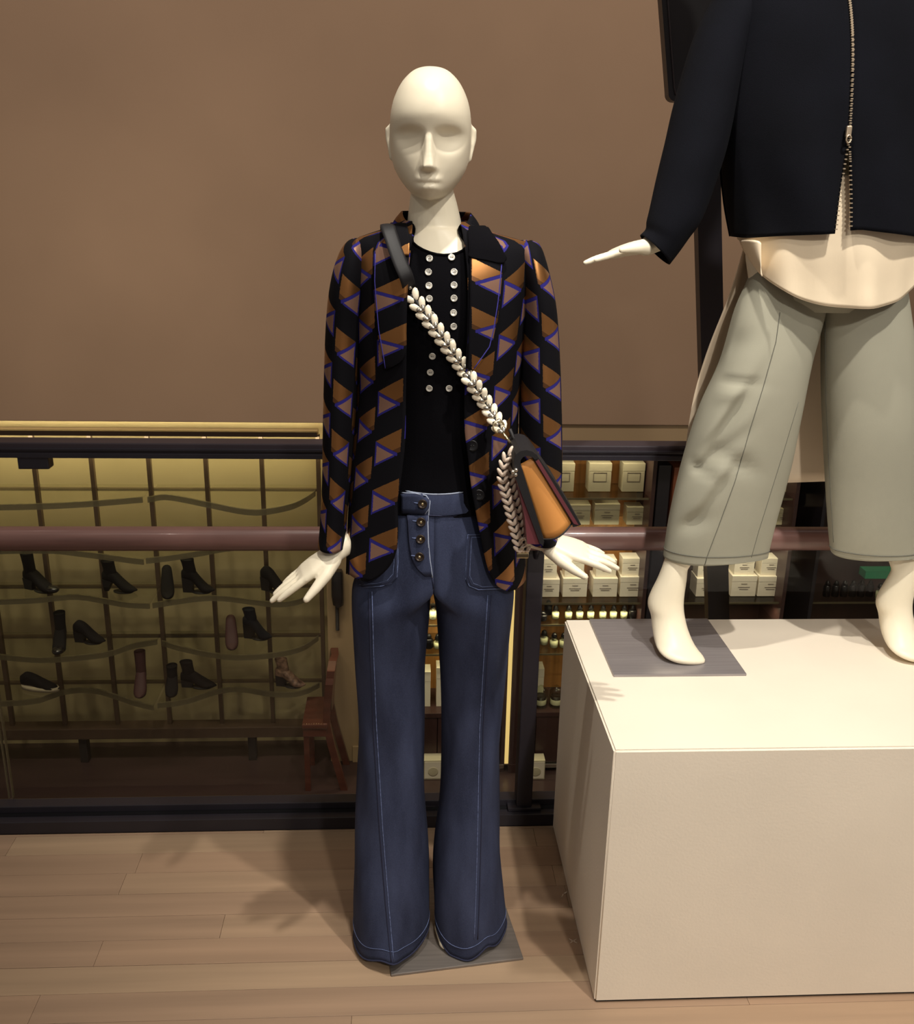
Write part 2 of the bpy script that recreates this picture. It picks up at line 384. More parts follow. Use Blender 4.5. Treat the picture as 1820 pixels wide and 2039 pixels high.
# handrail, a flattened round section
zt, zb = at(400, 1051, 2.22).z, at(400, 1095, 2.22).z
zc, hz = (zt+zb)/2, (zt-zb)/2
sec = []
for j in range(20):
    t = 2*math.pi*j/20; c, s = math.cos(t), math.sin(t)
    sec.append((math.copysign(abs(c)**.7, c)*.026, math.copysign(abs(s)**.8, s)*hz))
G().loft([[Vector((x, 2.222+a, zc+b)) for a, b in sec] for x in (X0, -1, 0, 1, 2, X1)]).make('handrail', M_rail, bal)
xp = at(1052, 1300, 2.30).x
edges = [X0, -1.06, xp-.018, 2.0]
for a, b in ((X0, -1.045), (-1.035, xp-.012), (xp+.014, 1.75), (1.76, X1)):
    gp = G().box((a, 2.302, .05), (b, 2.312, 1.004), .001).make('glass_panel', M_glass, bal, smooth=False)
    for xe in (a, b):
        G().box((xe-.0012, 2.3015, .056), (xe+.0012, 2.3125, 1.0), 0).make('polished_edge', M_acryledge, gp, smooth=False)
post = G().box((xp-.021, 2.245, .036), (xp+.021, 2.298, 1.003), .003).make('post', M_black, bal, smooth=False)
G().box((xp-.045, 2.236, .036), (xp+.045, 2.30, .046), .002).make('foot_plate', M_black, post, smooth=False)
for xb in (xp, -1.30, 1.75):
    G().tube([(xb, 2.302, zc-.06), (xb, 2.25, zc-.06), (xb, 2.225, zc-.03), (xb, 2.222, zc-.01)], .007, 8).make('handrail_bracket', M_black, bal)
c0, c1 = at(60, 907, 2.29), at(99, 934, 2.29)
G().box((c0.x-.03, 2.286, c1.z), (c1.x, 2.322, c0.z), .003).make('glass_clamp', M_black, bal, smooth=False)

# ------------------------------------------------------------------ shoe rack
rack = thing('shoe_rack', 'bronze shoe rack with wavy clear acrylic shelves in the lit niche', 'shelf', (-1.4, 5.35, ZL))
UX = [-3.60, -3.287, -2.974, -2.661, -2.348, -2.035, -1.722, -1.409, -1.095, -.785, -.47]
for x in UX: G().box((x-.012, 5.345, -1.52), (x+.012, 5.375, .31), .002).make('upright', M_bronze, rack, smooth=False)
ROW = [.003, -.30, -.59, -.907, -1.21]
for z in ROW: G().box((-3.62, 5.368, z-.03), (-.46, 5.392, z-.014), .002).make('cross_bar', M_bronze, rack, smooth=False)
bb = G().box((-3.62, 5.30, -1.578), (-.45, 5.40, -1.505), .006).make('bottom_beam', M_bronze, rack, smooth=False)
for px in (-168, 168, 503):
    x = at(px, 1480, 5.35).x; G().box((x-.024, 5.32, ZL), (x+.024, 5.38, -1.575), .004).make('leg', M_sole, rack, smooth=False)
tf = G().box((-3.62, 5.33, .300), (-.47, 5.43, .328), .003).make('top_fascia', M_bronze, rack, smooth=False)
for px in (-300, -225, -150, -75, 0, 75, 147, 225, 300, 372, 445, 515, 590):
    x = at(px, 858, 5.40).x
    G().lathe((x, 5.445, .285), [(.016, 0), (.016, .03), (.012, .034)], 10).make('uplight', M_led2, rack)
l = bpy.data.lights.new('rack_light', 'AREA'); l.shape = 'RECTANGLE'; l.size = 3.2; l.size_y = .04; l.energy = 10; l.color = (1, .88, .55)
lo = bpy.data.objects.new('rack_light', l); COL.objects.link(lo); lo.location = (-2.05, 5.31, .285); lo.rotation_euler = (math.radians(28), 0, 0)
l = bpy.data.lights.new('rack_uplight', 'AREA'); l.shape = 'RECTANGLE'; l.size = 3.2; l.size_y = .03; l.energy = 13; l.color = (1, .88, .55)
lo = bpy.data.objects.new('rack_uplight', l); COL.objects.link(lo); lo.location = (-2.05, 5.36, .335); lo.rotation_euler = (math.radians(140), 0, 0)
WAVE = {0: ([(-60, 1007), (88, 1003), (183, 998), (283, 990)], [(293, 990), (330, 985), (408, 999), (480, 1013), (520, 1015), (580, 1004), (610, 990), (628, 977)]),
        1: ([(-60, 1095), (100, 1092), (165, 1099), (229, 1107), (257, 1111), (285, 1114)], [(290, 1112), (341, 1106), (394, 1098), (450, 1088), (530, 1082), (600, 1080), (632, 1074)]),
        2: ([(-60, 1196), (70, 1191), (148, 1184), (200, 1191), (253, 1200), (297, 1202)], [(303, 1201), (394, 1188), (440, 1187), (500, 1194), (552, 1199), (600, 1192), (632, 1172)]),
        3: ([(-60, 1300), (79, 1310), (172, 1304), (220, 1297), (265, 1282), (312, 1274)], [(322, 1276), (350, 1285), (415, 1299), (471, 1305), (546, 1300), (602, 1287), (634, 1266)]),
        4: ([(-60, 1400), (71, 1392), (127, 1374), (183, 1371), (228, 1383), (269, 1397), (305, 1405)], [(313, 1401), (370, 1393), (434, 1373), (478, 1369), (538, 1378), (583, 1379), (612, 1372), (636, 1360)])}
for r, segs in WAVE.items():
    z = ROW[r]
    for q_, seg in enumerate(segs):
        if q_ == 0: e_ = seg[0][1]; seg = [(-520, e_), (-420, e_-7), (-300, e_+4), (-180, e_+9)]+seg
        pts = []
        for i in range(41):
            px = seg[0][0]+(seg[-1][0]-seg[0][0])*i/40; py = interp(seg, px)[0]; p = on(px, py, z); p.y = min(p.y, 5.33); pts.append(p)
        back = [Vector((p.x, 5.40, z)) for p in pts]
        top = [Vector(p) for p in pts]; g = G()
        n = len(pts); dz = Vector((0, 0, -.012))
        g.loft([top, back, [p+dz for p in back], [p+dz for p in top]], cap=False, closed=False)
        g.add([top[0], back[0], back[0]+dz, top[0]+dz, top[-1], back[-1], back[-1]+dz, top[-1]+dz], [(0, 1, 2, 3), (7, 6, 5, 4)])
        sh = g.make('acrylic_shelf', M_acryl, rack, smooth=False)
        g = G(); th = Vector((0, .012, 0)); dz = Vector((0, 0, -.032))
        g.loft([[p, p+th, p+th+dz, p+dz] for p in top]).make('wavy_edge', M_acryledge, sh, smooth=False)

# ------------------------------------------------------------------ shoes
def shoe(name, label, px, py, row, L, Hh, hh, mt, rot, sw=.075, kind='block', dy=0, group='shoes on the wavy shelves', toe=None):
    z = ROW[row]; p = on(px, py, z); p.y = min(p.y, 5.31)+dy
    t = thing(name, label, 'shoe', (p.x, p.y, z), math.radians(rot), group)
    def S_(x): x = max(0, min(1, x)); return x*x*(3-2*x)
    rings = []
    for i in range(19):
        s = i/18; x = (-.42+s*.98)*L
        zb_ = hh*(1-S_((s-.25)/.45))+.004 + (.012*S_((s-.85)/.15))
        top = interp([(0, hh+.06), (.15, hh+.085), (.35, hh*.9+.075), (.55, hh*.4+.060), (.75, .046), (.92, .03), (1, .018)], s)[0]
        hw = interp([(0, .014), (.1, .026), (.35, .031), (.65, .037), (.85, .028), (1, .005)], s)[0]
        c = (zb_+max(top, zb_+.008))/2; h = (max(top, zb_+.008)-zb_)/2
        rings.append([Vector((x, hw*math.copysign(abs(math.cos(a))**.8, math.cos(a)), c+h*math.copysign(abs(math.sin(a))**.8, math.sin(a)))) for a in [2*math.pi*j/14 for j in range(14)]])
    g = G().loft(rings)
    if Hh > hh+.09:
        xs = -.42*L+sw*.55
        g.loft([[Vector((xs+dx+sw*.5*k*math.cos(a), .031*k2*math.sin(a), zz)) for a in [2*math.pi*j/14 for j in range(14)]] for zz, dx, k, k2 in
                ((hh+.02, .0, .85, .8), (hh+.06, .004, 1.0, .95), (hh+.06+(Hh-hh-.06)*.35, .002, .93, .95), (hh+.06+(Hh-hh-.06)*.75, -.003, .95, 1), (Hh, -.006, 1.02, 1.05), (Hh-.012, -.006, .9, .9))])
    up = g.make('upper', mt, t, world=False, sharp=50)
    if kind == 'sneaker':
        G().loft([[Vector((r_.x, r_.y*1.06, zz)) for r_ in [Vector((x, w, 0)) for x, w in [((-.43+.99*math.sin(a/2)**2)*L, .036*math.sin(a)*1.0) for a in [2*math.pi*j/20 for j in range(20)]]]] for zz in (0, .026)]).make('sole', M_solew, t, world=False)
        for k_ in range(4): G().box((.02*L+k_*.014, -.016, .058-k_*.006), (.026*L+k_*.014, .016, .062-k_*.006)).make('lace', M_solew, t, world=False)
    else:
        if hh > .02:
            w = {'block': (.032, .028), 'slim': (.026, .012), 'low': (.036, .03)}[kind]
            g = G().loft([[Vector((-.42*L+.004+cx_*2*wl*.5+wl*.0, sy*wd, zz)) for cx_, sy in ((0, -1), (2, -1), (2, 1), (0, 1))] for zz, wl, wd in ((0, w[1], w[1]*.5), (hh*.5, (w[0]+w[1])/2*.95, .018), (hh+.02, w[0]*1.15, .023))])
            g.make('heel', M_sole, t, world=False, smooth=False)
        G().loft([[Vector(((.06+.45*math.cos(a))*L*.62+.10*L, .030*math.sin(a), zz)) for a in [2*math.pi*j/16 for j in range(16)]] for zz in (0, .007)]).make('sole', M_sole, t, world=False)
    if toe: G().ball((.42*L, 0, .026), (.045, .033, .022), 12, 8).make('toe_cap', toe, t, world=False)
    return t
shoe('ankle_boot', 'black gloss boot at the left edge of the third shelf', 78, 1176, 2, .23, .22, .05, M_shblk, -25, toe=M_shgls)
shoe('ankle_boot', 'black pointed ankle boot on slim heel, left of upper shoe shelf', 236, 1178, 2, .205, .185, .055, M_shblk, -12, kind='slim')
shoe('court_shoe', 'dark shoe seen end on beside the tall block-heel boot', 335, 1182, 2, .21, .12, .07, M_shblk, -78, kind='slim')
shoe('ankle_boot', 'tall black block-heel ankle boot in the middle of the upper shoe shelf', 392, 1179, 2, .19, .20, .07, M_shblk, -8)
shoe('court_shoe', 'black shoe half hidden behind the mannequin\'s outstretched hand', 545, 1178, 2, .19, .12, .065, M_shblk, -28)
shoe('ankle_boot', 'black gloss-toed boot facing forward on the middle shoe shelf', 122, 1290, 3, .20, .20, .05, M_shblk, -82, toe=M_shgls)
shoe('ankle_boot', 'low black boot in side view on the middle shoe shelf', 176, 1279, 3, .19, .125, .05, M_shblk, -12)
shoe('court_shoe', 'burgundy shoe seen end on beside the navy boot', 462, 1283, 3, .20, .12, .08, M_shburg, -80, kind='slim')
shoe('ankle_boot', 'tall navy suede block-heel ankle boot on the middle shoe shelf', 510, 1271, 3, .175, .185, .07, M_shnavy, -14)
shoe('sneaker', 'dark sneaker with a white sole at the left end of the bottom shelf', 76, 1372, 4, .24, .10, .02, M_shblk, -12, kind='sneaker')
shoe('ankle_boot', 'slim tall burgundy boot seen end on, bottom shoe shelf', 282, 1378, 4, .19, .24, .05, M_shburg, -84, sw=.06)
shoe('ankle_boot', 'small black boot seen end on beside the black chelsea boot', 344, 1377, 4, .18, .15, .035, M_shblk, -84)
shoe('chelsea_boot', 'low black suede chelsea boot in side view, bottom shoe shelf', 392, 1368, 4, .215, .165, .03, M_shblk, -8, kind='low')
shoe('ankle_boot', 'floral patterned brown boot at the right end of the bottom shelf', 575, 1366, 4, .185, .175, .05, M_shflor, -12)
# small name plate
p = on(352, 1256, ROW[3]); q = on(396, 1256, ROW[3])
pl = thing('name_plate', 'small clear name plate with dark lettering on the middle shoe shelf', 'sign', ((p.x+q.x)/2, 5.30, ROW[3]))
G().box((-.075, 0, 0), (.075, .004, .045), .001).make('plate', M_acryl, pl, world=False, smooth=False)
def text(s, size, mt, parent, loc, rot=(math.pi/2, 0, 0), ext=.0004):
    c = bpy.data.curves.new('txt', 'FONT'); c.body = s; c.size = size; c.align_x = 'CENTER'; c.extrude = ext; c.resolution_u = 2
    o = bpy.data.objects.new('txt', c); COL.objects.link(o); me = bpy.data.meshes.new_from_object(o); bpy.data.objects.remove(o); bpy.data.curves.remove(c)
    me.materials.clear(); me.materials.append(mt); t = bpy.data.objects.new('lettering', me); COL.objects.link(t); t.parent = parent; t.location = loc; t.rotation_euler = rot; return t
text('DRIES VAN NOTEN', .0165, M_sole, pl, (0, -.001, .008))

# ------------------------------------------------------------------ chair and wall telephone
cp = on(631, 1414, -1.30)
ch = thing('side_chair', 'narrow red-brown wooden chair with studded seat beside the shoe rack', 'chair', (cp.x, cp.y, ZL))
ch_w, ch_d, sz = .072, .165, .45
G().box((-ch_w, -ch_d, sz-.03), (ch_w, ch_d, sz), .006).make('seat', M_chair, ch, world=False, smooth=False)
for k_ in range(9): G().ball((-ch_w+.012+k_*.014, -ch_d+.008, sz), .003, 6, 4).make('stud', M_gold, ch, world=False)
G().box((-ch_w+.004, -ch_d+.008, sz-.085), (ch_w-.004, ch_d-.008, sz-.03), .004).make('apron', M_chair, ch, world=False, smooth=False)
for sy in (-1, 1):
    G().loft([[Vector((-ch_w+.006+a, sy*(ch_d-.03)+b, z_)) for a, b in ((0, -.016), (.032, -.016), (.032, .016), (0, .016))] for z_ in (0, sz-.04)]).make('leg', M_chair, ch, world=False, smooth=False)
    G().loft([[Vector((x_+a, sy*(ch_d-.03)+b, z_)) for a, b in ((-.02, -.016), (.02, -.016), (.02, .016), (-.02, .016))] for x_, z_ in ((.16, 0), (.09, .3), (.066, sz), (.075, .6), (.10, .78))]).make('leg', M_chair, ch, world=False, smooth=False)
bk = []
for z_, x_, w in ((sz+.05, .072, .10), (sz+.16, .078, .15), (sz+.25, .088, .16), (sz+.33, .098, .14), (sz+.36, .104, .08)):
    bk.append([Vector((x_-.022, -w, z_)), Vector((x_+.022, -w, z_)), Vector((x_+.030, 0, z_)), Vector((x_+.022, w, z_)), Vector((x_-.022, w, z_)), Vector((x_-.012, 0, z_))])
G().loft(bk).make('backrest', M_chair, ch, world=False, smooth=False)
tp = at(672, 1172, 5.28)
ph = thing('telephone_handset', 'black wall telephone handset with coiled cord beside the shoe rack', 'telephone', (tp.x, 5.29, tp.z))
G().loft([[Vector((x_+a*w, b*.03-.014, z_)) for a, b in ((-1, -.6), (-.6, -1), (.6, -1), (1, -.6), (1, .6), (.6, 1), (-.6, 1), (-1, .6))] for z_, x_, w in ((-.105, .006, .012), (-.095, .004, .030), (-.04, .0, .034), (.0, .0, .034), (.05, .0, .033), (.10, .003, .030), (.115, .006, .02))]).make('handset', M_phone, ph, world=False, sharp=50)
G().box((-.012, .008, -.05), (.034, .024, .07), .004).make('cradle', M_phone, ph, world=False, smooth=False)
cz = [Vector((-.004+.009*math.cos(i*.9), -.012+.009*math.sin(i*.9), -.10-.165*i/150)) for i in range(151)]
G().tube(cz, .0035, 5).make('coiled_cord', M_phone, ph, world=False)

# ------------------------------------------------------------------ perfume cabinets
YB, YF = 5.50, 5.16
def cabinet(name, label, xa, xb, shelves, led=True, back=M_cabwood, side=M_cabdark):
    c = thing(name, label, 'cabinet', ((xa+xb)/2, (YB+YF)/2, ZL), group='perfume cabinets behind the glass')
    G().box((xa, YB-.02, ZL+.04), (xb, YB, .36)).make('back_panel', back, c, smooth=False)
    for x, s_ in ((xa, 1), (xb, -1)): G().box((min(x, x+s_*.022), YF, ZL), (max(x, x+s_*.022), YB, .36), .002).make('side_panel', side, c, smooth=False)
    for z in shelves: G().box((xa+.024, YF+.03, z-.012), (xb-.024, YB-.02, z-.003), .001).make('glass_shelf', M_acryl, c, smooth=False)
    for z in shelves: G().box((xa+.024, YF+.026, z-.014), (xb-.024, YF+.030, z-.003)).make('shelf_edge', M_acryledge, c, smooth=False)
    G().box((xa+.022, YF+.005, -1.376), (xb-.022, YB-.02, -1.346), .002).make('counter', M_cabdark, c, smooth=False)
    n = 2
    for i in range(n):
        a, b = xa+.024+(xb-xa-.048)*i/n, xa+.024+(xb-xa-.048)*(i+1)/n
        G().box((a+.002, YF+.01, -1.69), (b-.002, YF+.03, -1.38), .002).make('drawer_front', M_cabdark, c, smooth=False)
    G().box((xa, YF-.004, -1.722), (xb, YF+.02, -1.697), .002).make('steel_strip', M_silver, c, smooth=False)
    G().box((xa, YF, .28), (xb, YB, .36), .002).make('header', side, c, smooth=False)
    if led:
        l = bpy.data.lights.new('cabinet_light', 'AREA'); l.shape = 'RECTANGLE'; l.size = xb-xa-.1; l.size_y = .03; l.energy = led; l.color = (1, .88, .66)
        o = bpy.data.objects.new('cabinet_light', l); COL.objects.link(o); o.location = ((xa+xb)/2, YF+.08, .27); o.rotation_euler = (math.radians(-12), 0, 0)
        l = bpy.data.lights.new('counter_light', 'AREA'); l.shape = 'RECTANGLE'; l.size = xb-xa-.1; l.size_y = .02; l.energy = led*1.1; l.color = (1, .90, .62)
        o = bpy.data.objects.new('counter_light', l); COL.objects.link(o); o.location = ((xa+xb)/2, YF+.06, -.69); o.rotation_euler = (math.radians(-20), 0, 0)
    if led:
        l = bpy.data.lights.new('shelf_light', 'AREA'); l.shape = 'RECTANGLE'; l.size = xb-xa-.1; l.size_y = .02; l.energy = max(1.3, led); l.color = (1, .92, .74)
        o = bpy.data.objects.new('shelf_light', l); COL.objects.link(o); o.location = ((xa+xb)/2, YF+.035, shelves[0 if len(shelves) == 4 else 1]-.02); o.rotation_euler = (math.radians(25), 0, 0)
    return c
SH = [at(1200, y_, 5.28).z for y_ in (981, 1047, 1187, 1229, 1286)]
xA0, xA1 = at(735, 1250, 5.3).x, at(1012, 1300, 5.16).x
xB0, xB1 = at(1062, 1400, 5.16).x, at(1303, 1000, 5.16).x
cabA = cabinet('perfume_cabinet', 'lit wood perfume cabinet seen between the jeans legs', xA0, xA1, SH[1:], 2.2)
cabB = cabinet('perfume_cabinet', 'lit wood perfume cabinet with white boxes right of the black post', xB0, xB1, SH, 1.4)
xC0, xC1 = at(1362, 1000, 5.16).x, at(1590, 1000, 5.16).x
cabC = cabinet('perfume_cabinet', 'dim cabinet with stacked white boxes behind the sage trousers', xC0, xC1, SH, 1.2, M_cabdark)
xD0 = at(1640, 1000, 5.16).x
cabD = cabinet('perfume_cabinet', 'unlit dark cabinet at the right edge behind the sage trousers', xD0, 4.2, SH, 0, M_cabdark, M_black)
# pillars between the cabinets
for a, b, mt, lab in ((xA1+.03, xB0-.005, M_cabdark, 'dark wood pillar between the two lit perfume cabinets'), (xB1+.008, at(1330, 1000, 5.16).x, M_black, 'black pillar at the right side of the lit perfume cabinet')):
    o = thing('cabinet_pillar', lab, 'pillar', ((a+b)/2, 5.3, ZL)); G().box((a, YF-.01, ZL), (b, YB, ZS-.25), .003).make('core', mt, o, smooth=False)
    G().box((a-.004, YF-.014, ZL), (b+.004, YF+.0, ZL+.06), .002).make('foot', mt, o, smooth=False)
a = at(1330, 1000, 5.16).x+.012
o = thing('wood_post', 'orange-brown wood upright beside the sage trouser leg', 'post', (a+.05, 5.2, ZL)); G().box((a, YF-.03, ZL), (xC0-.004, YB, .19), .003).make('core', M_caborange, o, smooth=False)
G().box((a-.002, YF-.034, ZL), (xC0-.002, YF-.02, ZL+.05), .002).make('foot', M_cabdark, o, smooth=False)
# gold lit edge right of the jeans
o = thing('light_strip', 'vertical glowing gold light strip beside the right jeans leg', 'light', (xA1+.015, YF, ZL))
G().box((xA1+.002, YF-.006, -1.69), (xA1+.026, YF+.02, -.55), .003).make('diffuser', M_led, o, smooth=False)
G().box((xA1+.001, YF-.002, -1.70), (xA1+.027, YF+.03, -.545), .001).make('channel', M_gold, o, smooth=False)

ORD = ['first', 'second', 'third', 'fourth', 'fifth', 'sixth', 'seventh', 'eighth']
def cbox(xl, xr, yt, yb, label, group, zsh, mt=M_boxw, Y=5.30, frame=False, depth=.10, text_=True):
    A, B = at(xl, yb, Y), at(xr, yb, Y); w = B.x-A.x; T = at((xl+xr)/2, yt, Y)
    h = T.z-zsh - depth*.0
    t = thing('perfume_box', label, 'box', ((A.x+B.x)/2, Y+depth/2, zsh), 0, group)
    G().box((-w/2, -depth/2, 0), (w/2, depth/2, h*.72), .0015).make('carton', mt, t, world=False, smooth=False)
    G().box((-w/2-.0008, -depth/2-.0008, h*.725), (w/2+.0008, depth/2+.0008, h), .0015).make('lid', mt, t, world=False, smooth=False)
    f = -depth/2-.0012
    if frame:
        a, z0, z1 = w*.30, h*.36, h*.68
        for lo, hi in (((-a, z0), (a, z0+.0025)), ((-a, z1-.0025), (a, z1)), ((-a, z0), (-a+.0025, z1)), ((a-.0025, z0), (a, z1))):
            G().box((lo[0], f-.0006, lo[1]), (hi[0], f+.0008, hi[1])).make('printed_frame', M_print, t, world=False, smooth=False)
    elif text_:
        for zz, ww in ((.60, .12), (.44, .24), (.34, .18)):
            G().box((-w*ww, f-.0002, h*zz), (w*ww, f+.001, h*zz+.0035)).make('printed_line', M_print, t, world=False, smooth=False)
    return t
for i, (a, b) in enumerate(((1098, 1142), (1171, 1215), (1238, 1281))):
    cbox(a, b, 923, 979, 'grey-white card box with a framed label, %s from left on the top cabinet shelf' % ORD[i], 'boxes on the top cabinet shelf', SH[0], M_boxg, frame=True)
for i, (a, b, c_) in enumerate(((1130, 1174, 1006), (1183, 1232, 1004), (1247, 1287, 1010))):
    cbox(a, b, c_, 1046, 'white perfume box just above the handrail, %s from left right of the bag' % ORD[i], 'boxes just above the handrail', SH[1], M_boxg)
tops = [(1076, 1108, 1113), (1124, 1162, 1112), (1186, 1226, 1115), (1238, 1278, 1112)]
lows = [(1072, 1113, 1154), (1120, 1168, 1152), (1180, 1228, 1152), (1234, 1284, 1149)]
for i in range(4):
    t = cbox(lows[i][0], lows[i][1], lows[i][2], 1187, 'large white perfume box, %s from left in the lower row under the handrail' % ORD[i], 'large boxes under the handrail', SH[2], Y=5.27, depth=.13)
    zt_ = SH[2]+t.children[1].data.vertices[0].co.z*0 + max(v.co.z for ch_ in t.children for v in ch_.data.vertices)
    cbox(tops[i][0], tops[i][1], tops[i][2], 1150, 'small white perfume box stacked on the %s large box under the handrail' % ORD[i], 'small boxes stacked on large ones', zt_, Y=5.29)
R_ = [(1385, 1427, 1152, 1187, 1388, 1425, 1118), (1455, 1504, 1147, 1184, 1461, 1500, 1113), (1508, 1556, 1148, 1184, 1514, 1553, 1112)]
for i, (a, b, c_, d_, e, f_, g_) in enumerate(R_):
    lab = ('left of the black pole', 'first right of the black pole', 'second right of the black pole')[i]
    t = cbox(a, b, c_, d_, 'large white box below the trouser hem, ' + lab, 'large boxes under the trouser hem', SH[2], Y=5.27, depth=.13)
    zt_ = SH[2]+max(v.co.z for ch_ in t.children for v in ch_.data.vertices)
    cbox(e, f_, g_, c_, 'small white box stacked below the trouser hem, ' + lab, 'small boxes under the trouser hem', zt_, Y=5.29)
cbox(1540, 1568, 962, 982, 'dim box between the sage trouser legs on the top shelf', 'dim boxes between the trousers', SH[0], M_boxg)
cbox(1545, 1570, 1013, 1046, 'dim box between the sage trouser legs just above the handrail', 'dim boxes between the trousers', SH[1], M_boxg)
def bottle(px, zsh, label, group, r=.024, h=.052, cap=.03, Y=5.27, py=1228, dark=False):
    x = at(px, py, Y).x
    t = thing('perfume_bottle', label, 'bottle', (x, Y, zsh), 0, group)
    G().lathe((0, 0, 0), [(r*.9, 0), (r, .003), (r, h*.9), (r*.9, h), (r*.4, h+.002)], 14).make('glass_body', M_cap if dark else M_bottleglass, t, world=False)
    if not dark:
        G().lathe((0, 0, 0), [(r*.86, .003), (r*.88, h*.72), (r*.3, h*.73)], 14).make('liquid', M_label, t, world=False)
    G().lathe((0, 0, 0), [(r*.62, h), (r*.66, h+cap*.45), (r*.5, h+cap*.8), (r*.2, h+cap)], 14).make('cap', M_cap, t, world=False)
    return t
for i, px in enumerate((1106, 1132, 1154, 1176, 1200, 1221, 1242)):
    bottle(px, SH[3], 'small round perfume bottle with black dome cap, %s from left above the plinth' % ORD[i], 'perfume bottles above the plinth')
bottle(1259, SH[3], 'unlit black bottle at the right end of the bottle row', 'perfume bottles above the plinth', dark=True)
bottle(1080, SH[3], 'squat black decanter at the left end of the bottle row', 'black decanters', .028, .035, .02, dark=True, Y=5.25)
bottle(1091, SH[3], 'taller black decanter behind the squat one in the bottle row', 'black decanters', .024, .06, .03, dark=True, Y=5.33)
for i, px in enumerate((1083, 1103, 1122)):
    bottle(px, SH[4], 'perfume bottle with black dome cap, %s from left on the lower glass shelf' % ORD[i], 'perfume bottles on the lower shelf', .027, .058, .034, py=1280, Y=5.27 + .04*(i == 0))
def candle(px, label, Y=5.25):
    x = at(px, 1380, Y).x; t = thing('scented_candle', label, 'candle', (x, Y, -1.346), 0, 'scented candles on the counter')
    G().lathe((0, 0, 0), [(.034, 0), (.035, .004), (.035, .07), (.032, .07)], 16).make('jar', M_wax, t, world=False)
    G().lathe((0, 0, 0), [(.0355, .016), (.0358, .017), (.0358, .048), (.0355, .049)], 16).make('label_band', M_label, t, world=False)
    G().lathe((0, 0, 0), [(.046, 0), (.047, .08), (.044, .108), (.030, .122), (.010, .128), (.010, .136), (.004, .14)], 18).make('cloche', M_bottleglass, t, world=False)
    return t
candle(1077, 'dark jar candle under a glass cloche nearest the black post'); candle(1108, 'dark jar candle under a glass cloche nearest the white plinth')
cbox(1062, 1082, 1332, 1372, 'white box standing behind the glass cloche candle', 'boxes on the counter', -1.346, Y=5.34, text_=False)
bottle(862, SH[3], 'pale square-looking bottle glimpsed high between the jeans legs', 'bottles glimpsed between the legs', .024, .07, .03, py=1229)
bottle(872, SH[4], 'round pale bottle glimpsed between the jeans legs, right one', 'bottles glimpsed between the legs', .03, .05, .04, py=1286)
bottle(854, SH[4], 'dark bottle glimpsed between the jeans legs, left one', 'bottles glimpsed between the legs', .024, .06, .03, py=1286, dark=True)
cbox(838, 857, 1338, 1384, 'white box on the counter glimpsed between the jeans legs', 'boxes on the counter', -1.346, Y=5.25, text_=False)
cbox(869, 885, 1330, 1380, 'pale tall box on the counter half behind the right jeans leg', 'boxes on the counter', -1.346, Y=5.25, text_=False)
cbox(986, 1000, 1340, 1388, 'pale box on the counter beside the gold light strip', 'boxes on the counter', -1.346, Y=5.25, text_=False)
for px, lab in ((862, 'between the jeans legs'), (1066, 'beside the black post')):
    p = on(px, 1552, ZL); t = thing('gift_box', 'cream gift box with round emblem standing on the lower floor ' + lab, 'box', (p.x, p.y+.04, ZL), 0, 'gift boxes on the lower floor')
    G().box((-.055, -.04, 0), (.055, .04, .13), .002).make('carton', M_boxg, t, world=False, smooth=False)
    G().box((-.05, -.0415, .008), (.05, -.0395, .122)).make('front_card', M_boxw, t, world=False, smooth=False)
    g = G().loft([[Vector((.03*k_*math.cos(a), yy, .055+.03*k_*math.sin(a))) for a in [2*math.pi*j/20 for j in range(20)]] for k_, yy in ((1, -.0395), (1, -.0435), (.9, -.044))]); g.make('emblem', M_boxg, t, world=False)
for i in range(6):
    bottle(1645+i*17, SH[2], 'unlit dark bottle, %s from left at the right edge under the trouser hem' % ORD[i], 'unlit bottles at the right edge', .022, .07, .03, py=1186, dark=True)
bottle(1751, SH[2], 'pale green bottle under the green card at the right edge', 'unlit bottles at the right edge', .026, .07, .03, py=1186, Y=5.22)
p = at(1738, 1147, 5.3)
t = thing('green_card_box', 'bright green card box at the right edge under the trouser hem', 'box', (p.x+.05, 5.36, SH[2]))
G().box((-.08, -.03, 0), (.12, .05, .085), .002).make('carton', M_cabdark, t, world=False, smooth=False)
G().box((-.082, -.032, .086), (.122, .052, .135), .002).make('lid', M_green, t, world=False, smooth=False)

# ------------------------------------------------------------------ plinth and black stand
plx0, ply0, ply1, plz = .406, 1.616, 2.217, .608
pt = thing('display_plinth', 'large cream painted display plinth under the second mannequin', 'plinth', (1.0, 1.92, 0))
g = bmesh.new(); bmesh.ops.create_cube(g, size=1)
for v in g.verts: v.co = Vector(((plx0 if v.co.x < 0 else 1.75), (ply0 if v.co.y < 0 else ply1), (0.003 if v.co.z < 0 else plz)))
bmesh.ops.bevel(g, geom=g.edges[:], offset=.004, segments=3, affect='EDGES')
g.verts.index_update(); G().add([v.co for v in g.verts], [[v.index for v in f.verts] for f in g.faces]).make('body', M_plinth, pt, sharp=40); g.free()
G().box((plx0+.004, ply0+.004, 0), (1.745, ply1-.004, .004)).make('shadow_gap_strip', M_sole, pt, smooth=False)  # dark-coloured strip stands in for the shadow line under the plinth
st = thing('sign_stand', 'tall black stand with a round-cornered panel behind the navy jacket', 'stand', (at(1425, 1700, 2.75).x, 2.75, ZL))
a0, a1 = at(1409, 1300, 2.75), at(1386, 470, 2.75)
d_ = (a1-a0).normalized(); w_ = .066
def P_(t_): return a0 + (a1-a0)*t_
lo_ = P_((ZL-a0.z)/(a1.z-a0.z)); hi_ = P_((2.15-a0.z)/(a1.z-a0.z))
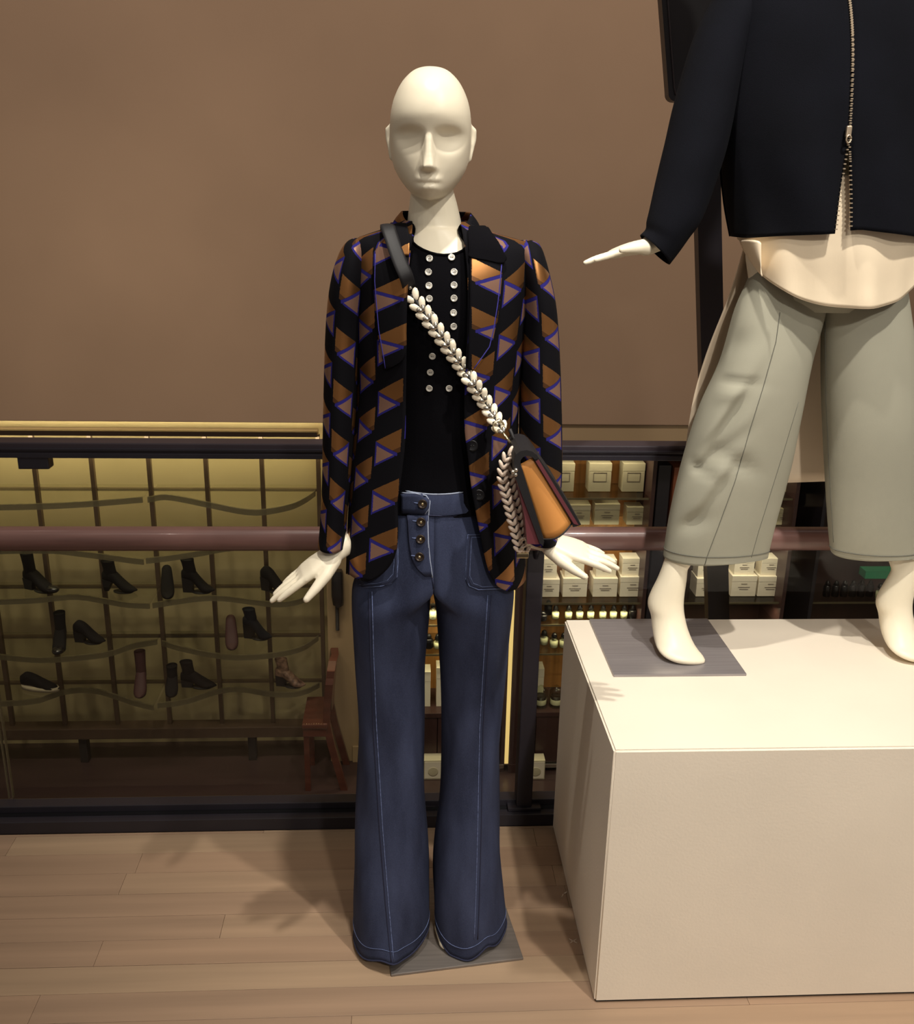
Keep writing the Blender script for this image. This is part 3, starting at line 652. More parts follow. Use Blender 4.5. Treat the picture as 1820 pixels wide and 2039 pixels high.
G().loft([[p_+Vector((q_[0], q_[1], 0)) for q_ in ((0, -.02), (w_, -.02), (w_, .02), (0, .02))] for p_ in (lo_, hi_)]).make('pole', M_black, st, smooth=False)
G().box((lo_.x-.15, 2.6, ZL), (lo_.x+.22, 2.9, ZL+.02), .004).make('base', M_black, st, smooth=False)
c1 = at(1326, 203, 2.72); c2 = at(1317, 77, 2.72)
bl = Vector((c1.x, 2.70, c1.z)); dirv = Vector((c2.x-c1.x, 0, c2.z-c1.z)).normalized()
pts = []
for k_ in range(7):
    t = math.pi + math.pi/2*k_/6; pts.append(bl + Vector((.02+.02*math.cos(t), 0, .02+.02*math.sin(t))))
pts += [bl+Vector((.42, 0, 0)), bl+Vector((.42, 0, .8)), bl+dirv*.8]
G().prism(pts, (0, .04, 0)).make('panel', M_black, st, smooth=False)
bz = [p_+Vector((.014 if i > 6 else .014*math.cos(math.pi/4), -.002, .014)) for i, p_ in enumerate(pts)]
G().tube([pts[-1]+Vector((.014, -.002, 0)), pts[0]+Vector((.014, -.002, .01)), pts[3]+Vector((.012, -.002, .012)), pts[6]+Vector((.01, -.002, .012)), pts[7]+Vector((-.01, -.002, .012))], .0025, 6).make('bezel', M_blacksh, st)
# ------------------------------------------------------------------ mannequin helpers
def sect(rows, Yc):
    """rows (py, left px, right px, front, back) seen at depth Yc -> (z, cx, half width, front, back) rising"""
    out = []
    for py, xl, xr, bf, bb in rows:
        A, B = at(xl, py, Yc), at(xr, py, Yc); out.append(((A.z+B.z)/2, (A.x+B.x)/2, (B.x-A.x)/2, bf, bb))
    return sorted(out)
def spt(tab, Yc, z, phi, grow=0):
    cx, a, bf, bb = interp(tab, z); s, c = math.sin(phi), math.cos(phi)
    b = (bf if c > 0 else bb)+grow
    return Vector((cx+(a+grow)*s, Yc-b*c, z))
def shell(tab, Yc, ztop, zbot, phi0, phi1, nv, nu, grow=0, uvo=(0, 0), us=1, wave=None, spow=None):
    """open cloth shell; ztop, zbot, phi0, phi1 are functions"""
    vs, fs, uv = [], [], []
    for i in range(nv+1):
        for j in range(nu+1):
            t = j/nu
            pm = phi0(None)+(phi1(None)-phi0(None))*t
            z = ztop(pm)+(zbot(pm)-ztop(pm))*(i/nv)
            ph = phi0(z)+(phi1(z)-phi0(z))*t
            p = spt(tab, Yc, z, ph, grow)
            if wave: p += wave(p, ph, z)
            vs.append(p); uv.append((us*ph*.185+uvo[0], z+uvo[1]))
    for i in range(nv):
        for j in range(nu):
            a = i*(nu+1)+j; fs.append((a, a+nu+1, a+nu+2, a+1))
    return vs, fs, uv
def remeshed(g, name, mt, parent, voxel, smooth=6):
    o = mesh(name, g.v, g.f, mt, parent)
    fixn(o)
    r = o.modifiers.new('r', 'REMESH'); r.mode = 'VOXEL'; r.voxel_size = voxel; r.use_smooth_shade = True
    s = o.modifiers.new('s', 'SMOOTH'); s.factor = .5; s.iterations = smooth
    dg = bpy.context.evaluated_depsgraph_get(); ev = o.evaluated_get(dg); me = bpy.data.meshes.new_from_object(ev)
    o.modifiers.clear(); old = o.data; o.data = me; bpy.data.meshes.remove(old)
    if not me.materials: me.materials.append(mt)
    me.polygons.foreach_set('use_smooth', [True]*len(me.polygons)); return o
def head(g, c, hgt, yaw, wpx=None):
    """smooth mannequin head, chin bottom at c"""
    sm = lambda a, b, x: (lambda t: t*t*(3-2*t))(max(0, min(1, (x-a)/(b-a))))
    ga = lambda x, s: math.exp(-(x/s)**2)
    wt = [(0, .0), (.02, .02), (.055, .0335), (.11, .0455), (.18, .0565), (.255, .0645), (.37, .0695), (.515, .0712), (.66, .069), (.77, .0625), (.88, .0495), (.955, .033), (.985, .019), (1, 0)]
    ft = [(0, .052), (.02, .068), (.055, .080), (.11, .0855), (.2, .0875), (.35, .0885), (.47, .091), (.55, .0955), (.64, .098), (.75, .091), (.86, .076), (.94, .052), (.985, .025), (1, 0)]
    bt = [(0, -.03), (.05, -.01), (.12, .02), (.2, .05), (.3, .078), (.45, .1), (.62, .107), (.75, .100), (.86, .082), (.94, .055), (.985, .026), (1, 0)]
    R = Matrix.Rotation(yaw, 3, 'Z'); rings = []
    ns, nt_ = 120, 128
    for i in range(ns+1):
        s = .5-.5*math.cos(math.pi*i/ns); s = min(max(s, .0015), .9985)
        w = max(interp(wt, s)[0], .002); f = interp(ft, s)[0]; b = interp(bt, s)[0]; r = []
        for j in range(nt_):
            a = 2*math.pi*j/nt_; co, si = math.cos(a), math.sin(a)
            x = w*math.copysign(abs(co)**.92, co)
            if si > 0: y = -f*abs(si)**.86
            else: y = b*abs(si)**.9
            if si > 0:
                fr = sm(.15, .6, si)
                # eye sockets: hard upper brow, soft lower rim
                e = 0
                for q in (-1, 1):
                    dx = x-q*.0345; dz = (s-.478)*hgt
                    e += math.exp(-((dx/.0235)**2+(dz/(.0120 if dz > 0 else .0225))**2)**1.5)
                y += .0150*min(e, 1)*fr
                # nose: narrow flat bridge widening to a sharp underside
                tz = (s-.232)/(.50-.232)
                if -.10 < tz < 1.15:
                    t_ = max(0, min(1, tz)); hw = .0060+.0042*(1-t_)**2.2; ht = (.0045+.0185*(1-t_)**1.15)*sm(1.15, .8, tz)*sm(-.055, .03, tz)
                    y -= ht*sm(hw*1.6, hw*.72, abs(x))
                # lips
                k = s*hgt
                m0 = .128*hgt
                lx = sm(.031, .008, abs(x))
                y -= .0042*ga(k-m0-.0058, .0052)*lx
                y -= .0060*ga(k-m0+.0072, .0060)*sm(.027, .005, abs(x))
                y += .0038*ga(k-m0, .0020)*lx
                y += .0035*ga(k-m0+.017, .0055)*sm(.026, .004, abs(x))
                y -= .0040*ga(k-.035*hgt, .010)*sm(.03, .0, abs(x))
                y += .0018*ga(x, .004)*ga(k-m0-.0165, .006)
            r.append(c + R @ Vector((x, y, s*hgt)))
        rings.append(r)
    g.loft(rings)
    for q in (-1, 1):
        e = [Vector((q*.0685, .012, .56)), Vector((q*.0740, .016, .535)), Vector((q*.0735, .016, .47)), Vector((q*.0705, .010, .39)), Vector((q*.0685, .004, .32))]
        g.tube([c + R @ Vector((v.x, v.y, v.z*hgt)) for v in e], [.006, .0075, .0075, .006, .005], 10, True)
def hand(g, W, d, n, side, Lh=.19, curl=.10, spread=.06, thumb=(.55, -.35)):
    """W wrist, d towards fingertips, n back of the hand, side: +1/-1 for the thumb's side along n x d"""
    d = Vector(d).normalized(); n = Vector(n); n = (n-d*n.dot(d)).normalized(); s = n.cross(d)*side; k = Lh/.19
    def E(p, hw, ht): return [p + s*(hw*math.copysign(abs(math.cos(a))**.75, math.cos(a))) + n*(ht*math.copysign(abs(math.sin(a))**.85, math.sin(a))) for a in [2*math.pi*j/20 for j in range(20)]]
    pal = [(-.045, .0, .022, .017, 0), (-.01, .0, .0225, .0165, 0), (.012, .0, .027, .0165, .001), (.035, .001, .034, .0155, .002), (.06, .001, .038, .0135, .002), (.082, 0, .0385, .0115, 0), (.096, 0, .034, .008, -.002)]
    g.loft([E(W+d*(a*k)+s*(b*k)+n*(e*k), w*k, h*k) for a, b, w, h, e in pal])
    for i, (off, L0, st, rr) in enumerate(((.0285, .074, .083, .0084), (.0098, .083, .090, .0086), (-.0090, .077, .087, .0082), (-.0270, .060, .079, .0072))):
        p = W+d*(st*k-.014*k)+s*(off*k); ang = (off/.0285)*spread; dd = (d*math.cos(ang)+s*math.sin(ang)); pts = [p]; c_ = .03
        for seg, fr in enumerate((.22, .38, .22, .18)):
            v = dd*math.cos(c_)-n*math.sin(c_); pts.append(pts[-1]+v*(L0*k*fr+(.006*k if seg == 0 else 0))); c_ += curl
        g.tube(pts, [rr*k, rr*k, rr*.97*k, rr*.86*k, rr*.66*k], 10, True)
    b0 = W+d*(.018*k)+s*(.018*k)-n*(.004*k); td = d*thumb[0]+s*(1-abs(thumb[0])*.45)+n*thumb[1]; td.normalize(); t2 = (td+d*.55).normalized()
    p1 = b0+td*(.036*k); p2 = p1+t2*(.034*k); p3 = p2+(t2+d*.15).normalized()*(.026*k)
    g.tube([b0, p1, p2, p3], [.0165*k, .0128*k, .0102*k, .0072*k], 10, True)

# ------------------------------------------------------------------ first mannequin
Y1 = 1.85
pc = at(857, 401, 1.80)
hx = at(855, 262, Y1).x
man1 = thing('mannequin', 'cream bald mannequin wearing the patterned blazer and flared jeans', 'mannequin', (.105, 1.86, 0))
TORSO = sect([(446, 811, 926, .056, .062), (458, 800, 936, .060, .066), (470, 776, 962, .066, .072), (481, 746, 1000, .072, .078), (500, 724, 1036, .082, .086), (560, 720, 1032, .100, .095),
              (640, 732, 1012, .108, .09), (720, 744, 1000, .100, .085), (800, 754, 986, .090, .085), (900, 752, 988, .088, .09), (960, 748, 992, .090, .095), (1010, 742, 1000, .094, .1)], Y1)
g = G()
ztop1 = at(855, 129, Y1-.03).z
head(g, Vector((hx+.002, Y1-.012, pc.z+.002)), ztop1-pc.z-.002, math.radians(-3.5))
# neck, trunk, arms, legs
nk = [(330, 822, 896, .050), (380, 818, 903, .050), (405, 815, 910, .050), (430, 812, 916, .051), (455, 810, 921, .055), (468, 801, 934, .060), (480, 775, 962, .068), (492, 745, 1000, .076), (510, 735, 1015, .082)]
g.loft([ring2((a, y_), (b, y_), Y1+.012, d_, 28) for y_, a, b, d_ in nk])
zs = [r[0] for r in TORSO]
rg = []
for i in range(26):
    z = zs[0]+(zs[-1]-.006-zs[0])*i/25; rg.append([spt(TORSO, Y1, z, 2*math.pi*j/28, -.012) for j in range(28)])
g.loft(rg)
hipz = at(860, 1150, Y1).z
g.loft([[Vector((at(860, 1000, Y1).x+.10*k_*math.cos(a), Y1+.075*k_*math.sin(a), z)) for a in [2*math.pi*j/20 for j in range(20)]] for z, k_ in ((hipz, .9), (hipz+.08, 1.15), (hipz+.2, 1.0))])
WL, WR = at(674, 1097, 1.815), at(1082, 1079, 1.82)
for sh_, el, wr in ((at(712, 545, Y1), at(680, 800, Y1-.008), WL), (at(1046, 545, Y1), at(1076, 800, Y1-.008), WR)):
    fa = at(667, 1030, 1.822) if sh_.x < .05 else at(1078, 1020, 1.825)
    g.tube([sh_, (sh_*.5+el*.5), el, fa, wr], [.026, .026, .024, .020, .018], 12, True)
dL = (at(532, 1190, 1.79)-WL).normalized()
hand(g, WL-dL*.0, dL, (-.30, -.10, .95), 1, .186, .04, .0, (.80, -.25))
dR = (at(1236, 1119, 1.79)-WR).normalized()
hand(g, WR, dR, (.15, -.22, .95), -1, .178, .07, .04, (.80, -.20))
fl1, fr1 = on(815, 1880, .02), on(890, 1888, .02)
for hp, kn, an, toe in ((at(790, 1150, Y1), at(778, 1450, Y1), Vector((.0, 1.90, .10)), fl1+Vector((.012, .02, .0))), (at(935, 1150, Y1), at(935, 1450, Y1), Vector((.135, 1.90, .10)), fr1+Vector((0, .02, 0)))):
    g.tube([hp, hp*.5+kn*.5, kn, kn*.4+an*.6, an], [.062, .055, .042, .034, .028], 12, True)
    an2 = an+Vector((0, .02, -.06)); mid = (an2+toe)/2+Vector((0, 0, .02))
    g.tube([an, an2], [.028, .026], 12, True)
    g.tube([an2, mid, toe+Vector((0, .03, .008)), toe], [.026, .029, .028, .018], 12, True, flat=.8)
body1 = remeshed(g, 'body', M_mann, man1, .0024, 5)
bp1 = Vector((.105, 1.868, 0)); Rz = Matrix.Rotation(math.radians(7.7), 4, 'Z'); MP = Matrix.Translation(bp1) @ Rz
G().box((-.1475, -.1475, 0), (.1475, .1475, .006), .0015, MP).make('base_plate', M_steel2, man1, smooth=False)

# black knit top with two button columns
top = thing('knit_top', 'black fine-knit top with two columns of pearl buttons under the blazer', 'top', (at(870, 700, Y1).x, Y1, 1.05))
zf, zsd = at(878, 507, Y1-.07).z, at(812, 444, Y1).z
def ntop(ph):
    c = math.cos(ph); return zsd + (zf-zsd)*max(0, c)**5 + (.012*max(0, -c))
zlow = at(870, 1003, Y1).z
v, f, u = shell(TORSO, Y1, ntop, lambda p: zlow, lambda z: -math.pi, lambda z: math.pi, 60, 72, -.003)
knit = mesh('torso', v, f, M_knit, top)
nb = [Vector(v[j]) + Vector((0, 0, .0)) for j in range(73)]
G().tube(nb, .0022, 6).make('neck_rib', M_knit, top)
TK = bvh(knit)
BL = [(855, 515), (853, 542), (854, 569), (855, 595), (859, 627), (866, 651), (861, 709), (857, 741), (855, 773)]
BR = [(899, 513), (904, 542), (904, 568), (904, 594), (903, 623), (903, 650), (899, 681), (900, 711), (894, 773)]
def button(name, p, nrm, r, mt, parent, hole=M_sole, dome=.0012, nh=2):
    q = nrm.to_track_quat('Z', 'Y').to_matrix()
    def T(x, y, z): return p + q @ Vector((x, y, z))
    o = G().loft([[T(k_*r*math.cos(a), k_*r*math.sin(a), z) for a in [2*math.pi*j/16 for j in range(16)]] for k_, z in ((1, 0), (1.02, dome), (.94, dome*1.9), (.78, dome*1.4), (.3, dome*1.2))]).make(name, mt, parent)
    for i in range(nh):
        x = (-1 if i else 1)*r*.24
        G().loft([[T(x+r*.13*math.cos(a), r*.13*math.sin(a), z) for a in [2*math.pi*j/8 for j in range(8)]] for z in (dome*1.1, dome*1.7)]).make('thread_hole', hole, o)
    return o
for lst in (BL, BR):
    for px, py in lst:
        p = cast(TK, px, py, 0)
        if p is None: continue
        pa, pb = cast(TK, px+4, py, 0), cast(TK, px, py+4, 0); nn = (pa-p).cross(pb-p).normalized()
        if nn.dot(ray(px, py)) > 0: nn = -nn
        nn = (nn+Vector((random.uniform(-.12, .12), 0, random.uniform(-.1, .15)))).normalized()
        button('button', p+nn*.0005, nn, .0062, M_pearl, top)

# ------------------------------------------------------------------ jeans
JW = sect([(962, 772, 962, .088, .09), (985, 770, 966, .090, .095), (1025, 758, 984, .098, .10), (1080, 736, 1004, .106, .11), (1130, 714, 1018, .109, .115), (1175, 701, 1023, .108, .115), (1230, 700, 1020, .1, .11)], Y1)
jeans = thing('flared_jeans', 'dark blue high-waisted flared jeans on the bald mannequin', 'jeans', (at(860, 1400, Y1).x, Y1, .02))
CXJ = at(860, 1150, Y1).x
LEGS = {-1: [(1175, 700, 857, .104, .110), (1215, 700, 855, .098, .1), (1260, 703, 852, .092, .095), (1320, 708, 848, .085, .088), (1400, 713, 845, .078, .08), (1480, 713, 844, .076, .08), (1560, 711, 846, .080, .085), (1650, 707, 850, .092, .09), (1730, 704, 853, .108, .098), (1790, 703, 853, .122, .10), (1836, 704, 849, .136, .105)],
        1: [(1175, 863, 1023, .104, .110), (1215, 869, 1020, .098, .1), (1260, 872, 1015, .092, .095), (1320, 874, 1008, .085, .088), (1400, 879, 1000, .078, .08), (1480, 880, 995, .076, .08), (1560, 876, 993, .080, .085), (1650, 866, 993, .090, .09), (1730, 860, 996, .100, .098), (1790, 860, 999, .107, .10), (1836, 864, 1001, .112, .105)]}
NJ = 64
jobj = {}
for sd in (-1, 1):
    LT = sect(LEGS[sd], Y1); ztopj, zcr = JW[-1][0]-.004, at(860, 1168, Y1).z; zb0 = LT[0][0]; rings = []
    nl = 90
    for i in range(nl+1):
        z = zb0+(ztopj-zb0)*i/nl
        cx, a, bf, bb = interp(LT, z) if z < LT[-1][0] else LT[-1][1:]
        pcx, pa, pbf, pbb = interp(JW, max(z, JW[0][0]))
        t = max(0, min(1, (z-(zcr-.035))/.07)); t = t*t*(3-2*t); r = []
        for j in range(NJ):
            th = 2*math.pi*j/NJ                     # 0 = outside, 90 = front
            co, si = math.cos(th), math.sin(th)
            x1 = cx+sd*a*math.copysign(abs(co)**.95, co); y1 = Y1-(bf if si > 0 else bb)*math.copysign(abs(si)**.95, si)
            dg = math.degrees(th) if th <= math.pi else math.degrees(th)-360
            if abs(dg) <= 112:
                ph = dg/112*math.pi/2; x2 = CXJ+sd*max(0, (abs(pcx+sd*pa-CXJ))*math.cos(ph)); y2 = Y1-(pbf if ph > 0 else pbb)*math.sin(ph)
            else:
                q = (180-abs(dg))/68*math.copysign(1, dg); x2 = CXJ-sd*.0; y2 = Y1-(pbf if q > 0 else pbb)*q
            x, y = x1*(1-t)+x2*t, y1*(1-t)+y2*t
            # folds: pointed crease at the front seam and soft waves near the hem
            fl_ = max(0, min(1, (.55-z)/.55))
            y -= fl_**2*(.016 if sd < 0 else .006)*math.exp(-((dg-96)/13)**2)
            wv = fl_**2*.006*math.sin(3*th*1.0+sd+z*3)+.0016*math.sin(th*5+z*21)*max(0, min(1, (.9-z)/.2))
            x += wv*co*sd; y -= wv*si
            zz = z
            if i < 8:
                hd_ = (1-i/8)
                zz += hd_*(.010*math.sin(th*2+1.2*sd)+.006*math.sin(th*5+.5) + (.018*math.exp(-((dg-62)/14)**2) if sd > 0 else 0) + (.025*math.exp(-((abs(dg)-180)/60)**2)))
                zz = max(zz, .010)
            r.append(Vector((x, y, zz)))
        rings.append(r)
    jobj[sd] = fixn(G().loft(rings, cap=False).make('trouser_leg', M_denim, jeans))
    s_ = jobj[sd].modifiers.new('solid', 'SOLIDIFY'); s_.thickness = .002; s_.offset = -1
    hem = rings[0]
    G().tube([p for p in hem]+[hem[0]], .0021, 6).make('hem_edge', M_stitchdark, jeans)
    h2 = [p*.4+q*.6 for p, q in zip(rings[2], rings[3])]; cc = sum(h2, Vector())/len(h2)
    G().tube([p+(Vector((p.x-cc.x, p.y-cc.y, 0)).normalized()*.0006) for p in h2+[h2[0]]], .0007, 4).make('hem_stitch', M_stitch, jeans)
TJ = bvh(*jobj.values())
# waistband
zw1, zw0 = at(870, 984, Y1-.09).z, at(870, 1027, Y1-.095).z
wr = []
for z in (zw0, zw0+.004, (zw0+zw1)/2, zw1-.003, zw1):
    r = []
    for j in range(72):
        ph = 2*math.pi*j/72; dip = -.006*math.cos(ph)
        p = spt(JW, Y1, z, ph, .0045 if z not in (zw0, zw1) else .003); p.z += (at(800, 972, Y1-.09).z-at(870, 984, Y1-.09).z)*(1-math.cos(ph))*.5*1.0; r.append(p)
    wr.append(r)
wb = G().loft(wr, cap=False).make('waistband', M_denim, jeans)
G().tube(wr[-1]+[wr[-1][0]], .0014, 5).make('frayed_edge', M_denimlight, jeans)
TW = bvh(wb, *jobj.values())
lines('waist_seam', TW, [(795, 1014), (850, 1026), (900, 1028), (945, 1021)], .0012, M_stitchdark, jeans)
lines('front_seam', TJ, [(735, 1178), (738, 1300), (744, 1450), (756, 1650), (768, 1800), (779, 1915)], .0013, M_stitchdark, jeans)
lines('front_stitch', TJ, [(741, 1178), (744, 1300), (750, 1450), (762, 1650), (774, 1800), (784, 1915)], .0009, M_stitch, jeans)
lines('front_seam', TJ, [(978, 1185), (971, 1300), (962, 1450), (958, 1650), (954, 1800), (951, 1870)], .0013, M_stitchdark, jeans)
lines('front_stitch', TJ, [(971, 1185), (964, 1300), (955, 1450), (951, 1650), (947, 1800), (944, 1870)], .0009, M_stitch, jeans)
def patch(name, tree, rows, off, mt, parent, n=10, solid=.0016, uvf=None):
    """cloth patch laid on a garment; rows (py, left px, right px)"""
    vs, fs, uv = [], [], []
    for a, (py, xl, xr) in enumerate(rows):
        last = None; line = []
        for j in range(n+1):
            x = xl+(xr-xl)*j/n; p = cast(tree, x, py, off); line.append(p)
        good = [p for p in line if p is not None]
        if not good: return None
        for j, p in enumerate(line):
            if p is None:
                q = min(good, key=lambda g_: abs(line.index(g_)-j)); p = at(xl+(xr-xl)*j/n, py, q.y)
            vs.append(p); uv.append(uvf(xl+(xr-xl)*j/n, py) if uvf else (0, 0))
    for a in range(len(rows)-1):
        for j in range(n): k_ = a*(n+1)+j; fs.append((k_, k_+1, k_+n+2, k_+n+1))
    o = mesh(name, vs, fs, mt, parent, uvs=uv if uvf else None); 
    if solid: s_ = o.modifiers.new('solid', 'SOLIDIFY'); s_.thickness = solid; s_.offset = 0
    return o
def rowz(tab, n):
    y0, y1 = tab[0][0], tab[-1][0]; return [(y0+(y1-y0)*i/n, *interp(tab, y0+(y1-y0)*i/n)) for i in range(n+1)]
for sd, tab, ol in ((-1, [(1062, 722, 793), (1120, 722, 793), (1148, 722, 791), (1160, 722, 782), (1168, 722, 762)], [(792, 1064), (793, 1120), (791, 1148), (780, 1161), (760, 1167), (724, 1170)]),
                    (1, [(1064, 930, 985), (1120, 928, 995), (1155, 927, 1000), (1167, 933, 1002), (1175, 950, 1003)], [(985, 1064), (931, 1065), (928, 1120), (927, 1152), (934, 1167), (952, 1174), (1000, 1172)])):
    po = patch('patch_pocket', TJ, rowz(tab, 12), .002, M_denim, jeans, solid=.002)
    TP = bvh(po, *jobj.values())
    for r_, mt_, dx in ((.0011, M_stitch, 0), (.0008, M_stitchdark, 4*sd), (.0008, M_stitch, 8*sd)):
        lines('pocket_stitch', TP, [(x+dx, y_-(abs(dx)*.7 if y_ > 1140 else -(abs(dx)*.6) if y_ < 1066 and sd > 0 else 0)) for x, y_ in ol], r_, mt_, po, .001)
fly = patch('button_fly', TJ, rowz([(1026, 812, 853), (1080, 815, 854), (1110, 820, 855), (1130, 830, 858), (1146, 846, 860)], 12), .0022, M_denim, jeans, solid=.003)
TF = bvh(fly, wb, *jobj.values())
lines('fly_edge', TF, [(856, 998), (854, 1020), (852, 1040), (853, 1080), (856, 1115), (861, 1150)], .0013, M_denimlight, jeans, .001, 5, 8)
lines('centre_seam', TF, [(861, 1150), (864, 1172)], .001, M_stitchdark, jeans, .001, 5, 8)
lines('fly_stitch', TF, [(813, 1030), (816, 1080), (822, 1112), (832, 1132), (850, 1147)], .001, M_stitchdark, jeans, .0008, 5, 8)
tabp = patch('waist_tab', TW, [(983, 800, 851), (990, 800, 855), (1000, 800, 856), (1012, 800, 854), (1022, 800, 847)], .002, M_denim, jeans, solid=.003)
TF = bvh(tabp, fly, wb, *jobj.values())
lines('tab_edge', TF, [(800, 981), (830, 983), (849, 987), (856, 997), (855, 1012), (846, 1023)], .0012, M_denimlight, jeans, .001, 5, 6)
for px, py in ((842, 1003), (839, 1039), (838, 1073), (836, 1108)):
    p = cast(TF, px, py, .001)
    nn = Vector((-.12, -1, .12)).normalized()
    b_ = button('fly_button', p, nn, .0088, M_brass, jeans, nh=0, dome=.003)
    G().ball(p+nn*.0045, (.003, .002, .003), 8, 6).make('rivet', M_gold, b_)
    q = cast(TF, px-17, py-2, .0012)
    G().tube([q, cast(TF, px-8, py-1, .0012)], .0014, 5).make('buttonhole', M_stitch, jeans)

# ------------------------------------------------------------------ patterned blazer
JT = sect([(438, 806, 928, .064, .075), (448, 790, 944, .068, .080), (460, 762, 972, .074, .085), (470, 730, 1012, .080, .088), (480, 708, 1046, .086, .092), (494, 699, 1060, .094, .098), (540, 700, 1060, .112, .105),
           (600, 704, 1052, .120, .105), (680, 706, 1042, .120, .100), (780, 709, 1033, .112, .098), (880, 703, 1030, .112, .105), (980, 695, 1034, .118, .115), (1080, 689, 1040, .126, .128), (1170, 685, 1044, .130, .132), (1230, 684, 1046, .132, .134)], Y1)
blz = thing('patterned_blazer', 'open black blazer woven with gold and tan triangles on the bald mannequin', 'blazer', (at(865, 800, Y1).x, Y1, .86))
YF1 = Y1-.115
def opening(pts): return sorted((at(x, y_, YF1).z, at(x, y_, YF1).x) for x, y_ in pts)
OL = opening([(822, 440), (820, 480), (814, 540), (810, 620), (809, 720), (808, 800), (807, 880), (798, 960), (791, 1000), (792, 1060), (788, 1100), (776, 1130), (756, 1153), (733, 1168)])
OR = opening([(922, 440), (926, 480), (931, 540), (931, 620), (928, 720), (925, 800), (926, 860), (932, 910), (940, 980), (953, 1050), (965, 1110), (977, 1150), (996, 1178), (1020, 1192)])
def phio(tab, O, z):
    cx, a, bf, bb = interp(tab, z); x = interp(O, z)[0]; return math.asin(max(-.98, min(.98, (x-cx)/a)))
ztj = JT[-1][0]-.002
zhl, zhr = at(733, 1168, YF1).z, at(1020, 1192, YF1).z
zhs = at(690, 1150, Y1).z
def wavej(p, ph, z):
    k_ = max(0, min(1, (1.15-z)/.3)); return Vector((0, .006*k_*math.sin(ph*6+z*5), 0))+Vector((math.sin(ph), 0, 0))*(.004*k_*math.sin(ph*5))
pl_ = shell(JT, Y1, lambda p: ztj, lambda p: zhl+(zhs-zhl)*min(1, max(0, (abs(p)-.9)/.8)), lambda z: phio(JT, OL, z if z else 1.2), lambda z: -1.72, 90, 30, 0, (.0, .02), 1, wavej)
fpl = mesh('front_panel', *pl_[:2], M_jacq, blz, uvs=pl_[2])
pr_ = shell(JT, Y1, lambda p: ztj, lambda p: zhr+(zhs-zhr)*min(1, max(0, (abs(p)-1.0)/.7)), lambda z: phio(JT, OR, z if z else 1.2), lambda z: 1.72, 90, 30, 0, (.021, .055), 1, wavej)
fpr = mesh('front_panel', *pr_[:2], M_jacq, blz, uvs=pr_[2])
pb_ = shell(JT, Y1, lambda p: ztj, lambda p: zhs, lambda z: 1.72, lambda z: 2*math.pi-1.72, 60, 40, 0, (.01, .0), 1, wavej)
bpl = mesh('back_panel', *pb_[:2], M_jacq, blz, uvs=pb_[2])
for o in (fpl, fpr, bpl):
    s_ = o.modifiers.new('solid', 'SOLIDIFY'); s_.thickness = .0022; s_.offset = 0
def sleeve(name, rows, parent, mt, uvo, us=1, n=36, wr=.004):
    vs, fs, uv = [], [], []; L = 0; prev = None; nr = len(rows)
    for i, (pa, pb, Y, b) in enumerate(rows):
        A, B = at(*pa, Y), at(*pb, Y); c = (A+B)/2; h = (B-A)/2
        if prev is not None: L += (c-prev).length
        prev = c
        for j in range(n+1):
            t = -math.pi/2+2*math.pi*j/n; k_ = 1+wr*8*math.sin(L*26+math.cos(t)*2)*.25*min(1, L*3)
            vs.append(c+h*(math.cos(t)*k_)+Vector((0, -b*math.sin(t)*k_, 0))); uv.append((us*t*.058+uvo[0], -L+uvo[1]))
    for i in range(nr-1):
        for j in range(n): k_ = i*(n+1)+j; fs.append((k_, k_+1, k_+n+2, k_+n+1))
    o = mesh(name, vs, fs, mt, parent, uvs=uv)
    s_ = o.modifiers.new('solid', 'SOLIDIFY'); s_.thickness = .002; s_.offset = 0
    return o
def dense(rows, k_=4):
    """rows ((ax, ay), (bx, by), Y, b) refined with smooth interpolation"""
    tab = [(i, *r[0], *r[1], r[2], r[3]) for i, r in enumerate(rows)]; out = []
    for i in range((len(rows)-1)*k_+1): a, b, c, d, e, f_ = interp(tab, i/k_); out.append(((a, b), (c, d), e, f_))
    return out
SL = [(476, 702, 726, .016), (480, 694, 730, .034), (488, 686, 732, .048), (505, 676, 733, .062), (540, 664, 732, .072), (590, 655, 728, .074), (650, 650, 722, .071), (720, 647, 716, .067), (800, 645, 711, .063), (870, 644, 705, .059), (940, 643, 699, .056), (1010, 640, 692, .053), (1060, 637, 689, .051), (1084, 634, 688, .051)]
SR = [(480, 1036, 1062, .016), (484, 1032, 1070, .034), (492, 1029, 1076, .048), (508, 1028, 1082, .062), (545, 1030, 1092, .072), (600, 1034, 1104, .074), (660, 1035, 1110, .071), (740, 1035, 1114, .067), (820, 1035, 1117, .063), (900, 1036, 1118, .059), (970, 1040, 1116, .056), (1030, 1046, 1112, .053), (1074, 1050, 1108, .051)]
yy = lambda i, n: Y1 - .030*max(0, (i-6)/(n-6))
sl = sleeve('sleeve', dense([((a, y_), (b, y_), yy(i, 14), d_) for i, (y_, a, b, d_) in enumerate(SL)]), blz, M_jacq, (.030, .05))
sr = sleeve('sleeve', dense([((a, y_), (b, y_), yy(i, 13), d_) for i, (y_, a, b, d_) in enumerate(SR)]), blz, M_jacq, (.045, .02))
TB = bvh(fpl, fpr)
uvl = lambda x, y_: ((x-747)*.00100+.0, -y_*.00100+.010)
uvr = lambda x, y_: (.074*4-.004-(x-934)*.00105, -y_*.00100+.062)
lap1 = patch('lapel', bvh(fpl), rowz([(470, 776, 824), (490, 760, 819), (505, 748, 816), (560, 747, 813), (600, 750, 811), (657, 755, 809.5), (708, 764, 808.5), (720, 767, 800), (734, 769, 775)], 40), .005, M_jacq, blz, 12, .003, uvl)
